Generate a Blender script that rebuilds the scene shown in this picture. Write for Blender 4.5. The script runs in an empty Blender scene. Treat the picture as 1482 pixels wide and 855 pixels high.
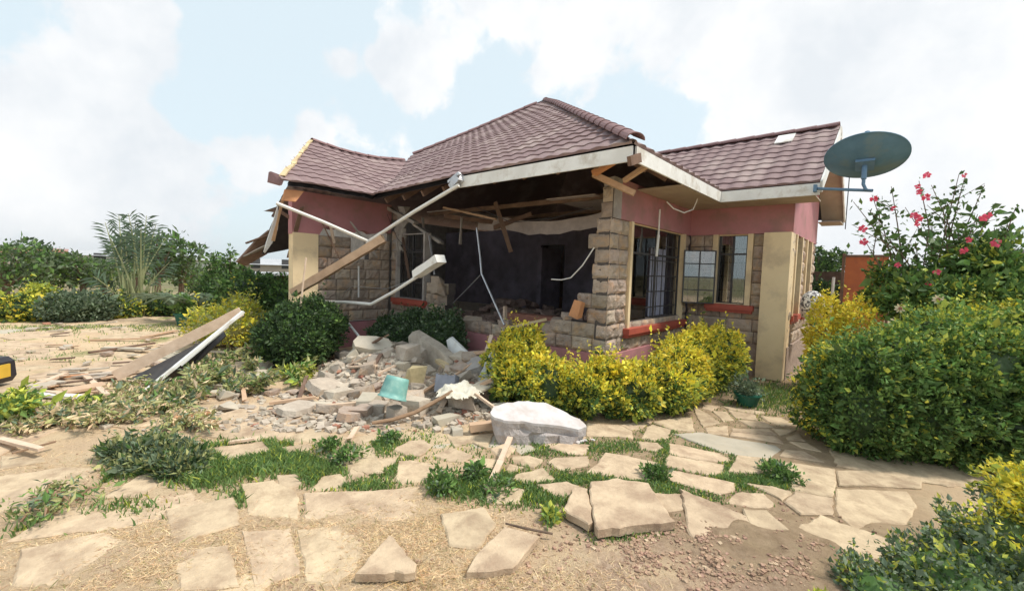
import bpy, bmesh, math, random
import numpy as np
from mathutils import Matrix, Vector, noise
R_=math.radians
C=bpy.context.scene.collection
scene=bpy.context.scene
# ---------------------------------------------------------------- camera
CAMR=np.array([[0.7480,-0.0617,0.6608],[0.6630,0.0166,-0.7484],[0.0352,0.9980,0.0533]])
F=620.;CX,CY=741.,427.5;EYE=1.65
def _norm(v): return v/np.linalg.norm(v)
_a=np.array([50-CX,-(369-CY),-F]);_b=np.array([1280-CX,-(410-CY),-F])
_A=_norm(_a);_B=_norm(_b);_m=_norm(_A+_B);_d=_norm(_B-_A)
_A=_norm(_m-_d);_B=_norm(_m+_d)
CAMR=np.array([-_A,_B,_norm(np.cross(-_A,_B))])
cam=bpy.data.cameras.new('camera');cam.sensor_width=36;cam.lens=36*F/1482.
cam.clip_start=0.05;cam.clip_end=12000
co=bpy.data.objects.new('camera',cam);C.objects.link(co)
mw=Matrix([list(r) for r in CAMR]).to_4x4();mw.translation=(0,0,EYE);co.matrix_world=mw
scene.camera=co
O0=np.array([0,0,EYE])
def ray(px,py): return CAMR@np.array([px-CX,-(py-CY),-F])
def G(px,py,z=0.):
    r=ray(px,py);return O0+r*((z-EYE)/r[2])
def PX(px,py,x): r=ray(px,py);return O0+r*(x/r[0])
def PY(px,py,y): r=ray(px,py);return O0+r*(y/r[1])
# ---------------------------------------------------------------- world, sun, exposure
SUN_EL,SUN_AZ=58.,35.      # azimuth measured from +X towards +Y
w=bpy.data.worlds.new('World');scene.world=w;w.use_nodes=True
nt=w.node_tree;N=nt.nodes;L=nt.links;N.clear()
def nd(t,**k):
    n=N.new(t)
    for a,b in k.items(): setattr(n,a,b)
    return n
def mathn(op,a,b=None,c=None):
    n=nd('ShaderNodeMath',operation=op)
    for i,v in enumerate((a,b,c)):
        if v is None: continue
        if isinstance(v,(int,float)): n.inputs[i].default_value=v
        else: L.new(v,n.inputs[i])
    return n.outputs[0]
sky=nd('ShaderNodeTexSky',sky_type='NISHITA');sky.sun_disc=False
sky.sun_elevation=R_(SUN_EL);sky.sun_rotation=R_(90-SUN_AZ);sky.air_density=1.0;sky.dust_density=2.5
tc=nd('ShaderNodeTexCoord');vn=nd('ShaderNodeVectorMath',operation='NORMALIZE');L.new(tc.outputs['Generated'],vn.inputs[0])
sep=nd('ShaderNodeSeparateXYZ');L.new(vn.outputs[0],sep.inputs[0])
zc=mathn('ADD',mathn('MAXIMUM',sep.outputs[2],0.0),0.18)
cmb=nd('ShaderNodeCombineXYZ');L.new(mathn('DIVIDE',sep.outputs[0],zc),cmb.inputs[0]);L.new(mathn('DIVIDE',sep.outputs[1],zc),cmb.inputs[1])
def noise_n(vec,scale,detail,rough=.55,dist=0.,off=0.):
    n=nd('ShaderNodeTexNoise');n.inputs['Scale'].default_value=scale;n.inputs['Detail'].default_value=detail
    n.inputs['Roughness'].default_value=rough;n.inputs['Distortion'].default_value=dist
    mp=nd('ShaderNodeMapping');mp.inputs['Location'].default_value=(off,off*.7,off*.3);L.new(vec,mp.inputs[0]);L.new(mp.outputs[0],n.inputs['Vector'])
    return n.outputs['Fac']
n1=noise_n(vn.outputs[0],3.4,9,.6,.1,3.1)
# broad cloud banks where the sky holds them
def blob(px,py,rad,amt):
    d=_norm(ray(px,py));v=nd('ShaderNodeVectorMath',operation='DOT_PRODUCT');L.new(vn.outputs[0],v.inputs[0]);v.inputs[1].default_value=tuple(d)
    ca=math.cos(R_(rad))
    m=nd('ShaderNodeMapRange',interpolation_type='SMOOTHSTEP');m.inputs['From Min'].default_value=ca;m.inputs['From Max'].default_value=1.0
    m.inputs['To Min'].default_value=0;m.inputs['To Max'].default_value=amt;L.new(v.outputs['Value'],m.inputs['Value']);return m.outputs[0]
n1b=noise_n(vn.outputs[0],13.,8,.65,.3,5.7)
acc=mathn('ADD',n1,mathn('MULTIPLY',mathn('SUBTRACT',n1b,.5),.32))
for b in BLOBS if 'BLOBS' in globals() else [(1330,120,42,.15),(1090,20,16,.14),(850,40,12,.22),(1180,290,26,.16),(160,5,8,.22),(110,170,8,.22),(40,270,10,.14),(190,225,7,.18),(120,330,14,.12),(300,345,10,.08),(330,20,30,-.05),(250,120,22,-.05),
    (600,108,6.5,.3),(520,25,7,.2),(395,205,7,.3),(485,190,5,.24),(563,215,4,.26),(480,105,4,.24),(690,5,8,.28),(215,55,6,.22),(330,250,6,.14),
    (380,50,12,-.10),(700,95,10,-.10),(900,150,11,-.24),(1000,210,7,-.18),(340,130,9,-.12),(740,60,6,-.10)]:
    acc=mathn('ADD',acc,blob(*b))
cm=nd('ShaderNodeMapRange',interpolation_type='SMOOTHSTEP');cm.inputs['From Min'].default_value=.54;cm.inputs['From Max'].default_value=.66;L.new(acc,cm.inputs['Value'])
# cloud body shading: brighter rims, greyer bellies
n2=noise_n(vn.outputs[0],4.2,7,.6,.1,8.4)
cr=nd('ShaderNodeValToRGB');cr.color_ramp.elements[0].position=.36;cr.color_ramp.elements[0].color=(.565,.595,.625,1)
cr.color_ramp.elements[1].position=.6;cr.color_ramp.elements[1].color=(.70,.705,.71,1);L.new(n2,cr.inputs[0])
skm=nd('ShaderNodeMix',data_type='RGBA');skm.inputs['Factor'].default_value=.84   # thin high veil over the blue
sks=nd('ShaderNodeVectorMath',operation='SCALE');sks.inputs['Scale'].default_value=.10;L.new(sky.outputs[0],sks.inputs[0])
L.new(sks.outputs[0],skm.inputs['A']);skm.inputs['B'].default_value=(.575,.665,.705,1)
mx=nd('ShaderNodeMix',data_type='RGBA');L.new(cm.outputs[0],mx.inputs['Factor']);L.new(skm.outputs['Result'],mx.inputs['A']);L.new(cr.outputs[0],mx.inputs['B'])
bg=nd('ShaderNodeBackground');bg.inputs['Strength'].default_value=1.0;L.new(mx.outputs['Result'],bg.inputs[0])
wo=nd('ShaderNodeOutputWorld');L.new(bg.outputs[0],wo.inputs[0])
sl=bpy.data.lights.new('sun','SUN');sl.energy=2.7;sl.angle=R_(9);sl.color=(1,.94,.84)
so=bpy.data.objects.new('sun',sl);C.objects.link(so)
sd=Vector((math.cos(R_(SUN_EL))*math.cos(R_(SUN_AZ)),math.cos(R_(SUN_EL))*math.sin(R_(SUN_AZ)),math.sin(R_(SUN_EL))))
so.rotation_euler=sd.to_track_quat('Z','Y').to_euler();so.location=(5,5,20)
vs=scene.view_settings;vs.view_transform='Standard';vs.look='None';vs.gamma=1;vs.use_curve_mapping=False;vs.exposure=0.58
scene.render.engine='CYCLES'
scene.cycles.max_bounces=6;scene.cycles.transparent_max_bounces=12
# ---------------------------------------------------------------- materials
rnd=random.Random(7);npr=np.random.RandomState(7)
def material(name,c1,c2=None,scale=8.,rough=.85,bump=.0,bscale=30.,detail=5,metal=0.,c3=None,s3=2.,island=0.,transl=0.,spec=.3,bdist=.01,lo=.35,hi=.65,stretch=None):
    m=bpy.data.materials.new(name);m.use_nodes=True;t=m.node_tree;n=t.nodes;l=t.links
    b=n['Principled BSDF'];b.inputs['Roughness'].default_value=rough;b.inputs['Metallic'].default_value=metal
    b.inputs['Specular IOR Level'].default_value=spec
    g=n.new('ShaderNodeTexCoord')
    vec=g.outputs['Object']
    if stretch:
        mp=n.new('ShaderNodeMapping');mp.inputs['Scale'].default_value=stretch;l.new(vec,mp.inputs[0]);vec=mp.outputs[0]
    def nz(s,d=detail):
        q=n.new('ShaderNodeTexNoise');q.inputs['Scale'].default_value=s;q.inputs['Detail'].default_value=d;q.inputs['Roughness'].default_value=.65;l.new(vec,q.inputs['Vector']);return q.outputs['Fac']
    c2=c2 or tuple(x*.7 for x in c1)
    r=n.new('ShaderNodeValToRGB');r.color_ramp.elements[0].position=lo;r.color_ramp.elements[1].position=hi
    r.color_ramp.elements[0].color=(*c1,1);r.color_ramp.elements[1].color=(*c2,1);l.new(nz(scale),r.inputs[0]);col=r.outputs[0]
    if c3:
        r3=n.new('ShaderNodeValToRGB');r3.color_ramp.elements[0].position=.5;r3.color_ramp.elements[1].position=.66
        r3.color_ramp.elements[0].color=(0,0,0,1);r3.color_ramp.elements[1].color=(1,1,1,1);l.new(nz(s3),r3.inputs[0])
        x=n.new('ShaderNodeMix');x.data_type='RGBA';l.new(r3.outputs[0],x.inputs['Factor']);l.new(col,x.inputs['A']);x.inputs['B'].default_value=(*c3,1);col=x.outputs['Result']
    if island:
        ge=n.new('ShaderNodeNewGeometry');mr=n.new('ShaderNodeMapRange');mr.inputs['To Min'].default_value=1-island;mr.inputs['To Max'].default_value=1+island
        l.new(ge.outputs['Random Per Island'],mr.inputs['Value'])
        hs=n.new('ShaderNodeHueSaturation');l.new(mr.outputs[0],hs.inputs['Value']);l.new(col,hs.inputs['Color'])
        mh=n.new('ShaderNodeMapRange');mh.inputs['To Min'].default_value=.5-min(.02,island*.05);mh.inputs['To Max'].default_value=.5+min(.02,island*.05)
        wn=n.new('ShaderNodeTexWhiteNoise');wn.noise_dimensions='1D';l.new(ge.outputs['Random Per Island'],wn.inputs['W']);l.new(wn.outputs['Value'],mh.inputs['Value']);l.new(mh.outputs[0],hs.inputs['Hue'])
        col=hs.outputs[0]
    l.new(col,b.inputs['Base Color'])
    if bump:
        bp=n.new('ShaderNodeBump');bp.inputs['Strength'].default_value=bump;bp.inputs['Distance'].default_value=bdist;l.new(nz(bscale,8),bp.inputs['Height']);l.new(bp.outputs[0],b.inputs['Normal'])
    if transl:
        tr=n.new('ShaderNodeBsdfTranslucent');l.new(col,tr.inputs[0]);ms=n.new('ShaderNodeMixShader');ms.inputs[0].default_value=transl
        l.new(b.outputs[0],ms.inputs[1]);l.new(tr.outputs[0],ms.inputs[2]);l.new(ms.outputs[0],n['Material Output'].inputs[0])
    return m
M=dict(
 roof=material('roof_tile_metal',(.26,.178,.178),(.21,.145,.147),60,.75,.35,220,c3=(.35,.27,.255),s3=1.5,bdist=.003),
 roofcap=material('roof_cap_metal',(.27,.16,.16),(.20,.12,.12),40,.75,.3,200,bdist=.003),
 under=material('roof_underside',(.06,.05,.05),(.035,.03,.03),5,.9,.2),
 fascia=material('white_fascia',(.82,.82,.80),(.70,.69,.66),3,.5,c3=(.56,.52,.46),s3=4,spec=.4),
 soffit=material('soffit_board',(.50,.42,.34),(.42,.34,.27),4,.8,.15,20),
 pink=material('pink_paint',(.50,.23,.245),(.44,.20,.21),2.5,.75,.25,60,c3=(.36,.20,.185),s3=2.4,bdist=.004),
 cream=material('cream_paint',(.83,.66,.42),(.78,.61,.38),3,.65,.12,50,c3=(.62,.48,.31),s3=2.2,bdist=.004),
 sill=material('red_sill_paint',(.46,.105,.07),(.38,.085,.06),6,.55,.2,40,bdist=.004),
 stone=material('rock_faced_stone',(.48,.385,.31),(.345,.275,.22),9,.95,1.0,35,island=.22,bdist=.02,c3=(.52,.36,.24),s3=5),
 mortar=material('mortar',(.12,.10,.09),(.08,.07,.065),20,.95,.3,50),
 plaster=material('plaster_lilac',(.22,.185,.22),(.13,.11,.125),2,.85,.3,30,c3=(.27,.235,.29),s3=.9),
 plasterg=material('plaster_grey',(.42,.38,.35),(.30,.27,.25),4,.9,.6,25,c3=(.5,.46,.42),s3=3),
 gyps=material('ceiling_board',(.55,.48,.45),(.42,.36,.34),5,.9,.3,20),
 wood=material('raw_timber',(.58,.41,.27),(.46,.31,.20),5,.8,.4,30,stretch=(1,1,1),island=.15,c3=(.55,.4,.27),s3=3),
 woodp=material('pale_timber',(.68,.53,.40),(.55,.41,.29),6,.8,.4,30,island=.12),
 wooddk=material('old_timber',(.22,.14,.10),(.14,.09,.065),6,.85,.4,30,island=.1),
 orange=material('orange_board',(.62,.30,.15),(.5,.24,.12),6,.8,.2),
 metal=material('black_steel',(.035,.035,.04),(.06,.055,.055),10,.5,spec=.5),
 galv=material('bare_strip_metal',(.62,.62,.64),(.45,.45,.47),12,.4,metal=.7),
 white=material('white_plastic',(.80,.79,.76),(.70,.68,.64),8,.5),
 dish=material('blue_grey_dish_paint',(.13,.25,.37),(.10,.20,.30),4,.6,.1,60,c3=(.17,.25,.29),s3=3),
 arm=material('blue_arm_paint',(.16,.27,.40),(.12,.21,.32),8,.5),
 conc=material('broken_concrete',(.52,.445,.36),(.38,.32,.26),7,.95,.9,30,island=.14,bdist=.015,c3=(.58,.51,.42),s3=4),
 concw=material('white_render_coat',(.62,.585,.575),(.53,.49,.48),5,.8,.25,40,c3=(.50,.44,.41),s3=5),
 concg=material('slab_broken_edge',(.58,.52,.50),(.42,.37,.35),7,.95,1.,22,bdist=.03),
 flag=material('flagstone',(.61,.475,.325),(.44,.33,.225),6,.92,1.,26,island=.09,c3=(.37,.265,.18),s3=4.5,bdist=.012),
 flagg=material('grey_flagstone',(.52,.46,.37),(.44,.39,.31),5,.9,.4,24,island=.1,c3=(.5,.43,.33),s3=3,bdist=.008),
 brick=material('red_brick_dust',(.42,.20,.14),(.32,.15,.10),12,.95,.6,40,island=.15),
 teal=material('teal_plastic',(.20,.42,.38),(.16,.35,.32),8,.5,c3=(.3,.5,.44),s3=6),
 tealin=material('bucket_inside',(.08,.16,.13),(.05,.1,.09),8,.6),
 pot=material('dark_green_plastic',(.02,.13,.09),(.015,.10,.07),8,.45),
 terra=material('terracotta',(.42,.22,.16),(.33,.17,.13),8,.9,.3),
 black=material('black_plastic',(.025,.024,.03),(.04,.035,.04),8,.45),
 yellow=material('yellow_enamel',(.70,.45,.06),(.6,.38,.05),8,.4),
 rust=material('rust_orange_sheet',(.52,.17,.07),(.42,.13,.06),3,.75,.2,30,c3=(.36,.12,.07),s3=1.5),
 block=material('grey_block_wall',(.26,.25,.26),(.2,.19,.2),6,.95,.6,25,island=.1),
 cloth=material('dirty_white_sacking',(.78,.73,.62),(.66,.60,.48),9,.9,.6,18,bdist=.02),
 curtain=material('curtain_cloth',(.60,.60,.72),(.5,.5,.62),9,.9,transl=.3),
 bark=material('bark',(.20,.14,.10),(.13,.09,.065),14,.95,.8,30),
 twig=material('bare_twig',(.34,.22,.14),(.25,.16,.10),14,.95,.4,30),
 stem=material('green_stem',(.22,.28,.12),(.16,.21,.09),14,.8),
 pink_petal=material('pink_petal',(.80,.14,.22),(.70,.09,.16),14,.6,island=.2,transl=.35),
 cream_petal=material('cream_petal',(.85,.75,.6),(.7,.55,.3),14,.6,island=.2,transl=.3),
)
def leafm(name,c1,c2,isl=.35,tr=.28): return material(name,c1,c2,3,.55,island=isl,transl=tr,spec=.35)
M.update(
 l_yel=leafm('golden_leaf',(.86,.72,.07),(.74,.64,.09)),
 l_lime=leafm('lime_leaf',(.54,.56,.09),(.40,.46,.08)),
 l_green=leafm('green_leaf',(.11,.19,.05),(.075,.14,.04)),
 l_mid=leafm('mid_green_leaf',(.18,.30,.08),(.13,.23,.06)),
 l_dark=leafm('dark_green_leaf',(.065,.11,.045),(.045,.08,.033)),
 l_grey=leafm('grey_green_leaf',(.21,.27,.17),(.14,.19,.12)),
 l_wilt=leafm('wilting_leaf',(.46,.45,.19),(.32,.34,.14)),
 l_grass=leafm('grass_blade',(.23,.33,.12),(.17,.26,.085)),
 l_straw=leafm('straw_blade',(.80,.64,.42),(.68,.52,.33)),
 l_far=leafm('far_leaf',(.16,.21,.12),(.11,.155,.09)))
def glassm():
    m=bpy.data.materials.new('window_glass');m.use_nodes=True;t=m.node_tree;n=t.nodes;l=t.links;n.remove(n['Principled BSDF'])
    tr=n.new('ShaderNodeBsdfTransparent');tr.inputs[0].default_value=(.8,.85,.85,1);gl=n.new('ShaderNodeBsdfGlossy');gl.inputs['Roughness'].default_value=.02
    fr=n.new('ShaderNodeFresnel');fr.inputs[0].default_value=2.6;ms=n.new('ShaderNodeMixShader');l.new(fr.outputs[0],ms.inputs[0]);l.new(tr.outputs[0],ms.inputs[1]);l.new(gl.outputs[0],ms.inputs[2]);l.new(ms.outputs[0],n['Material Output'].inputs[0]);return m
M['glass']=glassm()
# ---------------------------------------------------------------- mesh building
class MB:
    def __init__(s): s.v=[];s.f=[];s.m=[];s.n=0
    def add(s,v,f,mi=0,T=None):
        v=np.asarray(v,float)
        if T is not None:
            T=np.array(T);v=v@T[:3,:3].T+T[:3,3]
        s.v.append(v);s.f+= [tuple(int(i)+s.n for i in q) for q in f];s.m+=[mi]*len(f);s.n+=len(v);return s
    def box(s,lo,hi,mi=0,T=None):
        x0,y0,z0=lo;x1,y1,z1=hi
        v=[(x0,y0,z0),(x1,y0,z0),(x1,y1,z0),(x0,y1,z0),(x0,y0,z1),(x1,y0,z1),(x1,y1,z1),(x0,y1,z1)]
        return s.add(v,[(0,3,2,1),(4,5,6,7),(0,1,5,4),(1,2,6,5),(2,3,7,6),(3,0,4,7)],mi,T)
    def bar(s,p,q,w,h,mi=0,up=(0,0,1),wob=0):
        p=np.array(p,float);q=np.array(q,float);d=q-p;Ln=np.linalg.norm(d);d/=Ln
        u=np.array(up,float);x=np.cross(u,d)
        if np.linalg.norm(x)<1e-3: x=np.cross((1,0,0),d)
        x/=np.linalg.norm(x);u=np.cross(d,x)
        T=np.eye(4);T[:3,0]=x;T[:3,1]=d;T[:3,2]=u;T[:3,3]=p
        n=max(2,int(Ln/.15)) if wob else 1
        for i in range(1): pass
        v=[];f=[]
        for i in range(n+1):
            t=i/n*Ln;ww=w/2*(1+wob*(rnd.random()-.5));hh=h/2*(1+wob*(rnd.random()-.5))
            tt=t+(rnd.uniform(-.03,.03)*wob*4 if i in(0,n) and wob else 0)
            for a,b in((-1,-1),(1,-1),(1,1),(-1,1)): v.append((a*ww,tt+(rnd.uniform(-.02,.02)*wob*3 if i in(0,n) else 0),b*hh))
        for i in range(n):
            for k in range(4): f.append((i*4+k,i*4+(k+1)%4,i*4+4+(k+1)%4,i*4+4+k))
        f.append((0,1,2,3));f.append(tuple(n*4+k for k in(3,2,1,0)))
        return s.add(v,f,mi,T)
    def tube(s,pts,r,mi=0,k=8,close=True):
        pts=[np.array(p,float) for p in pts];n=len(pts)
        rr=list(r) if hasattr(r,'__len__') else [r]*n
        v=[];f=[];x=None
        for i,p in enumerate(pts):
            d=pts[min(i+1,n-1)]-pts[max(i-1,0)];d/=np.linalg.norm(d)+1e-9
            if x is None:
                x=np.cross(d,(0,0,1)) if abs(d[2])<.95 else np.cross(d,(1,0,0))
            x=x-d*np.dot(x,d);x/=np.linalg.norm(x)+1e-9;y=np.cross(d,x)
            for j in range(k):
                a=2*math.pi*j/k;v.append(p+rr[i]*(math.cos(a)*x+math.sin(a)*y))
        for i in range(n-1):
            for j in range(k): f.append((i*k+j,i*k+(j+1)%k,(i+1)*k+(j+1)%k,(i+1)*k+j))
        if close: f.append(tuple(range(k))[::-1]);f.append(tuple((n-1)*k+j for j in range(k)))
        return s.add(v,f,mi)
    def lathe(s,prof,T=None,k=24,mi=0):
        v=[];f=[]
        for r,z in prof:
            for j in range(k): a=2*math.pi*j/k;v.append((r*math.cos(a),r*math.sin(a),z))
        for i in range(len(prof)-1):
            for j in range(k): f.append((i*k+j,i*k+(j+1)%k,(i+1)*k+(j+1)%k,(i+1)*k+j))
        return s.add(v,f,mi,T)
    def prism(s,poly,z0,z1,mi=0,T=None,top=None):
        n=len(poly);v=[(x,y,z0) for x,y in poly]+[(x,y,z1) for x,y in (top or poly)]
        f=[tuple(range(n))[::-1],tuple(range(n,2*n))]+[(i,(i+1)%n,n+(i+1)%n,n+i) for i in range(n)]
        return s.add(v,f,mi,T)
    def hull(s,pts,mi=0,T=None):
        bm=bmesh.new();[bm.verts.new(p) for p in pts];r=bmesh.ops.convex_hull(bm,input=bm.verts)
        for x in [e for e in r.get('geom_interior',[]) if isinstance(e,bmesh.types.BMVert)]: bm.verts.remove(x)
        bm.verts.ensure_lookup_table();bm.verts.index_update()
        s.add([tuple(x.co) for x in bm.verts],[tuple(x.index for x in f.verts) for f in bm.faces],mi,T);bm.free();return s
def obj(name,mb,mats,parent=None,origin=None,smooth=False,label=None,cat=None,group=None,kind=None):
    if isinstance(mats,str): mats=[mats]
    v=np.concatenate(mb.v) if mb.v else np.zeros((0,3))
    if parent is not None: og=np.array(parent['_o']) if '_o' in parent else np.zeros(3)
    elif origin is not None: og=np.array(origin,float)
    else:
        lo,hi=v.min(0),v.max(0);og=np.array([(lo[0]+hi[0])/2,(lo[1]+hi[1])/2,lo[2]])
    v=v-og
    me=bpy.data.meshes.new(name)
    tot=[len(f) for f in mb.f];flat=[i for f in mb.f for i in f]
    me.vertices.add(len(v));me.vertices.foreach_set('co',v.ravel())
    me.loops.add(len(flat));me.loops.foreach_set('vertex_index',flat)
    me.polygons.add(len(tot));st=np.concatenate([[0],np.cumsum(tot)[:-1]]).astype(int)
    me.polygons.foreach_set('loop_start',st);me.polygons.foreach_set('material_index',mb.m)
    me.polygons.foreach_set('use_smooth',[bool(smooth)]*len(tot))
    me.update(calc_edges=True);me.validate()
    for k in mats: me.materials.append(M[k])
    o=bpy.data.objects.new(name,me);C.objects.link(o)
    if parent is not None: o.parent=parent;o['_o']=list(og)
    else: o.location=og;o['_o']=list(og)
    if label:o['label']=label
    if cat:o['category']=cat
    if group:o['group']=group
    if kind:o['kind']=kind
    return o
def thing(name,label,cat,loc,group=None):
    o=bpy.data.objects.new(name,None);C.objects.link(o);o.location=loc;o['_o']=list(loc);o['label']=label;o['category']=cat;o.empty_display_size=.2
    if group:o['group']=group
    return o
def rot(ax,a): return np.array(Matrix.Rotation(a,4,ax))
def TR(p,*ms):
    T=np.eye(4);T[:3,3]=p
    for m in ms: T=T@m
    return T
def rockpts(sx,sy,sz,n=16,r=rnd):
    out=[]
    for a in(-1,1):
        for b in(-1,1):
            for c in(-1,1):
                k=r.choice([1,1,.8,.55]);out.append(np.array([a*sx/2*k*r.uniform(.75,1),b*sy/2*r.uniform(.7,1),c*sz/2*k*r.uniform(.75,1.05)]))
    return out+[np.array([r.uniform(-.55,.55)*sx,r.uniform(-.5,.5)*sy,r.uniform(-.45,.5)*sz]) for _ in range(3)]
    for i in range(n):
        p=np.array([r.uniform(-1,1),r.uniform(-1,1),r.uniform(-1,1)]);k=r.randrange(3);p[k]=math.copysign(1,p[k])
        out.append(p*np.array([sx,sy,sz])/2)
    return out
def inpoly(x,y,P):
    c=False;j=len(P)-1
    for i in range(len(P)):
        if (P[i][1]>y)!=(P[j][1]>y) and x<(P[j][0]-P[i][0])*(y-P[i][1])/(P[j][1]-P[i][1])+P[i][0]: c=not c
        j=i
    return c
def nz3(v,s=1.,o=0.): return noise.noise(Vector((v[0]*s+o,v[1]*s-o,v[2]*s+o*.5)))
M['clod']=material('earth_clod',(.42,.28,.20),(.30,.19,.13),20,.95,island=.25)
M['spot']=material('spotted_cloth',(.8,.8,.8),(.12,.12,.14),22,.8,lo=.52,hi=.56,detail=1)
M['brickmix']=material('floor_rubble_mix',(.42,.30,.25),(.30,.21,.18),6,.95,.8,30,island=.2)
M['gslat']=material('grey_plastic',(.22,.23,.27),(.15,.16,.19),8,.6)
M['plasterg2']=material('grey_striped_cloth',(.60,.60,.56),(.30,.31,.30),26,.9,.4,stretch=(1,1,3))
M['stone2']=material('rough_base_stone',(.42,.33,.27),(.30,.23,.19),7,.95,1.,20,bdist=.02)
M['foam']=material('yellow_batten',(.62,.50,.30),(.48,.38,.22),12,.9,.5,30,island=.15)
M['foam']=material('yellow_batten',(.62,.50,.30),(.48,.38,.22),12,.9,.5,30,island=.15)
M['rub']=material('crumbled_masonry',(.66,.56,.44),(.52,.42,.32),16,.95,1.,40,bdist=.03,c3=(.70,.61,.49),s3=4)
# ---------------------------------------------------------------- ground
def gh(x,y):
    h=.035*nz3((x,y,0),.5)+.014*nz3((x,y,3),2.1)
    return h
def gheight(x,y):
    d=math.hypot(x,y)
    h=gh(x,y)*min(1,40/max(d,1))
    # broken earth bank in the near right corner, shallow dip before the loose slabs
    h+=.05*math.exp(-((x+.5)**2+(y-2.7)**2)/.25)*(.6+.8*nz3((x,y,9),5))+.02*max(0,nz3((x,y,2),7))*math.exp(-((x+.8)**2+(y-2.4)**2)/.9)
    return h-.01
def ground():
    xs=np.concatenate([-np.geomspace(7000,14,26),np.linspace(-13.6,-7,34),np.linspace(-6.95,2.6,240),np.linspace(2.8,9,24),np.geomspace(9.6,7000,22)])
    ys=np.concatenate([-np.geomspace(7000,6,24),np.linspace(-5.6,-.6,24),np.linspace(-.55,6.6,190),np.linspace(6.8,14,28),np.geomspace(14.6,7000,24)])
    nx,ny=len(xs),len(ys);v=[]
    for y in ys:
        for x in xs: v.append((x,y,gheight(x,y)))
    f=[(j*nx+i,j*nx+i+1,(j+1)*nx+i+1,(j+1)*nx+i) for j in range(ny-1) for i in range(nx-1)]
    mb=MB();mb.add(v,f)
    return obj('ground',mb,'soil',origin=(0,0,0),smooth=True,kind='structure')
def soilmat():
    m=bpy.data.materials.new('soil');m.use_nodes=True;t=m.node_tree;n=t.nodes;l=t.links;b=n['Principled BSDF'];b.inputs['Roughness'].default_value=.95;b.inputs['Specular IOR Level'].default_value=.15
    g=n.new('ShaderNodeTexCoord').outputs['Object']
    def nz(s,d=6,r=.65):
        q=n.new('ShaderNodeTexNoise');q.inputs['Scale'].default_value=s;q.inputs['Detail'].default_value=d;q.inputs['Roughness'].default_value=r;l.new(g,q.inputs['Vector']);return q.outputs['Fac']
    def ramp(fac,stops):
        r=n.new('ShaderNodeValToRGB');e=r.color_ramp.elements
        while len(e)<len(stops): e.new(.5)
        for a,(p,c) in zip(e,stops): a.position=p;a.color=(*c,1)
        l.new(fac,r.inputs[0]);return r.outputs[0]
    def mixc(f,a,c):
        x=n.new('ShaderNodeMix');x.data_type='RGBA'
        l.new(f,x.inputs['Factor']);l.new(a,x.inputs['A'])
        if isinstance(c,tuple): x.inputs['B'].default_value=(*c,1)
        else: l.new(c,x.inputs['B'])
        return x.outputs['Result']
    base=ramp(nz(1.3),[(.3,(.56,.40,.27)),(.5,(.68,.50,.32)),(.68,(.74,.59,.39))])
    fine=ramp(nz(45,8,.75),[(.36,(.40,.27,.18)),(.52,(.70,.54,.37)),(.6,(.5,.36,.25))])
    bw=ramp(nz(3.5),[(.4,(.12,)*3),(.65,(.45,)*3)])
    c=mixc(bw,base,fine)
    # reddish disturbed earth towards the near right
    sp=n.new('ShaderNodeSeparateXYZ');l.new(g,sp.inputs[0])
    def mp(v,a,b_,c_=0,d=1):
        q=n.new('ShaderNodeMapRange');q.interpolation_type='SMOOTHSTEP';q.inputs['From Min'].default_value=a;q.inputs['From Max'].default_value=b_;q.inputs['To Min'].default_value=c_;q.inputs['To Max'].default_value=d;l.new(v,q.inputs['Value']);return q.outputs[0]
    def mm(op,a,b_):
        q=n.new('ShaderNodeMath');q.operation=op
        for i,v in enumerate((a,b_)):
            if isinstance(v,(int,float)): q.inputs[i].default_value=v
            else: l.new(v,q.inputs[i])
        return q.outputs[0]
    # u = along the view's right direction
    u=mm('ADD',mm('MULTIPLY',sp.outputs[0],.75),mm('MULTIPLY',sp.outputs[1],.66))
    near=mm('MULTIPLY',mp(u,.05,.75),mp(sp.outputs[1],3.6,2.9))
    wob=mp(nz(4),.35,.6);er=mm('MULTIPLY',near,wob)
    earth=ramp(nz(28,8,.7),[(.35,(.33,.21,.15)),(.55,(.52,.37,.27)),(.7,(.62,.48,.36))])
    c=mixc(er,c,earth)
    pth=mm('MULTIPLY',mm('MULTIPLY',mp(u,-.6,.2),mp(sp.outputs[1],2.2,2.9)),mp(sp.outputs[0],.6,-.1))
    c=mixc(mm('MULTIPLY',pth,.75),c,ramp(nz(9),[(.35,(.24,.17,.10)),(.6,(.40,.29,.19)),(.7,(.26,.25,.12))]))
    # far ground turns to dull green and brown scrub
    ln=n.new('ShaderNodeVectorMath');ln.operation='LENGTH';l.new(g,ln.inputs[0])
    far=mp(ln.outputs['Value'],19,30)
    fc=ramp(nz(.03,8),[(.35,(.16,.17,.08)),(.5,(.24,.19,.12)),(.65,(.13,.15,.07))])
    c=mixc(far,c,fc)
    # thin green cover between near and far
    gm=mm('MULTIPLY',mp(nz(.9,5),.52,.66),mp(ln.outputs['Value'],7,11));c=mixc(gm,c,(.24,.26,.10))
    l.new(c,b.inputs['Base Color'])
    bp=n.new('ShaderNodeBump');bp.inputs['Strength'].default_value=1.;bp.inputs['Distance'].default_value=.03;l.new(nz(30,12,.8),bp.inputs['Height']);l.new(bp.outputs[0],b.inputs['Normal']);return m
M['soil']=soilmat();ground()
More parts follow.
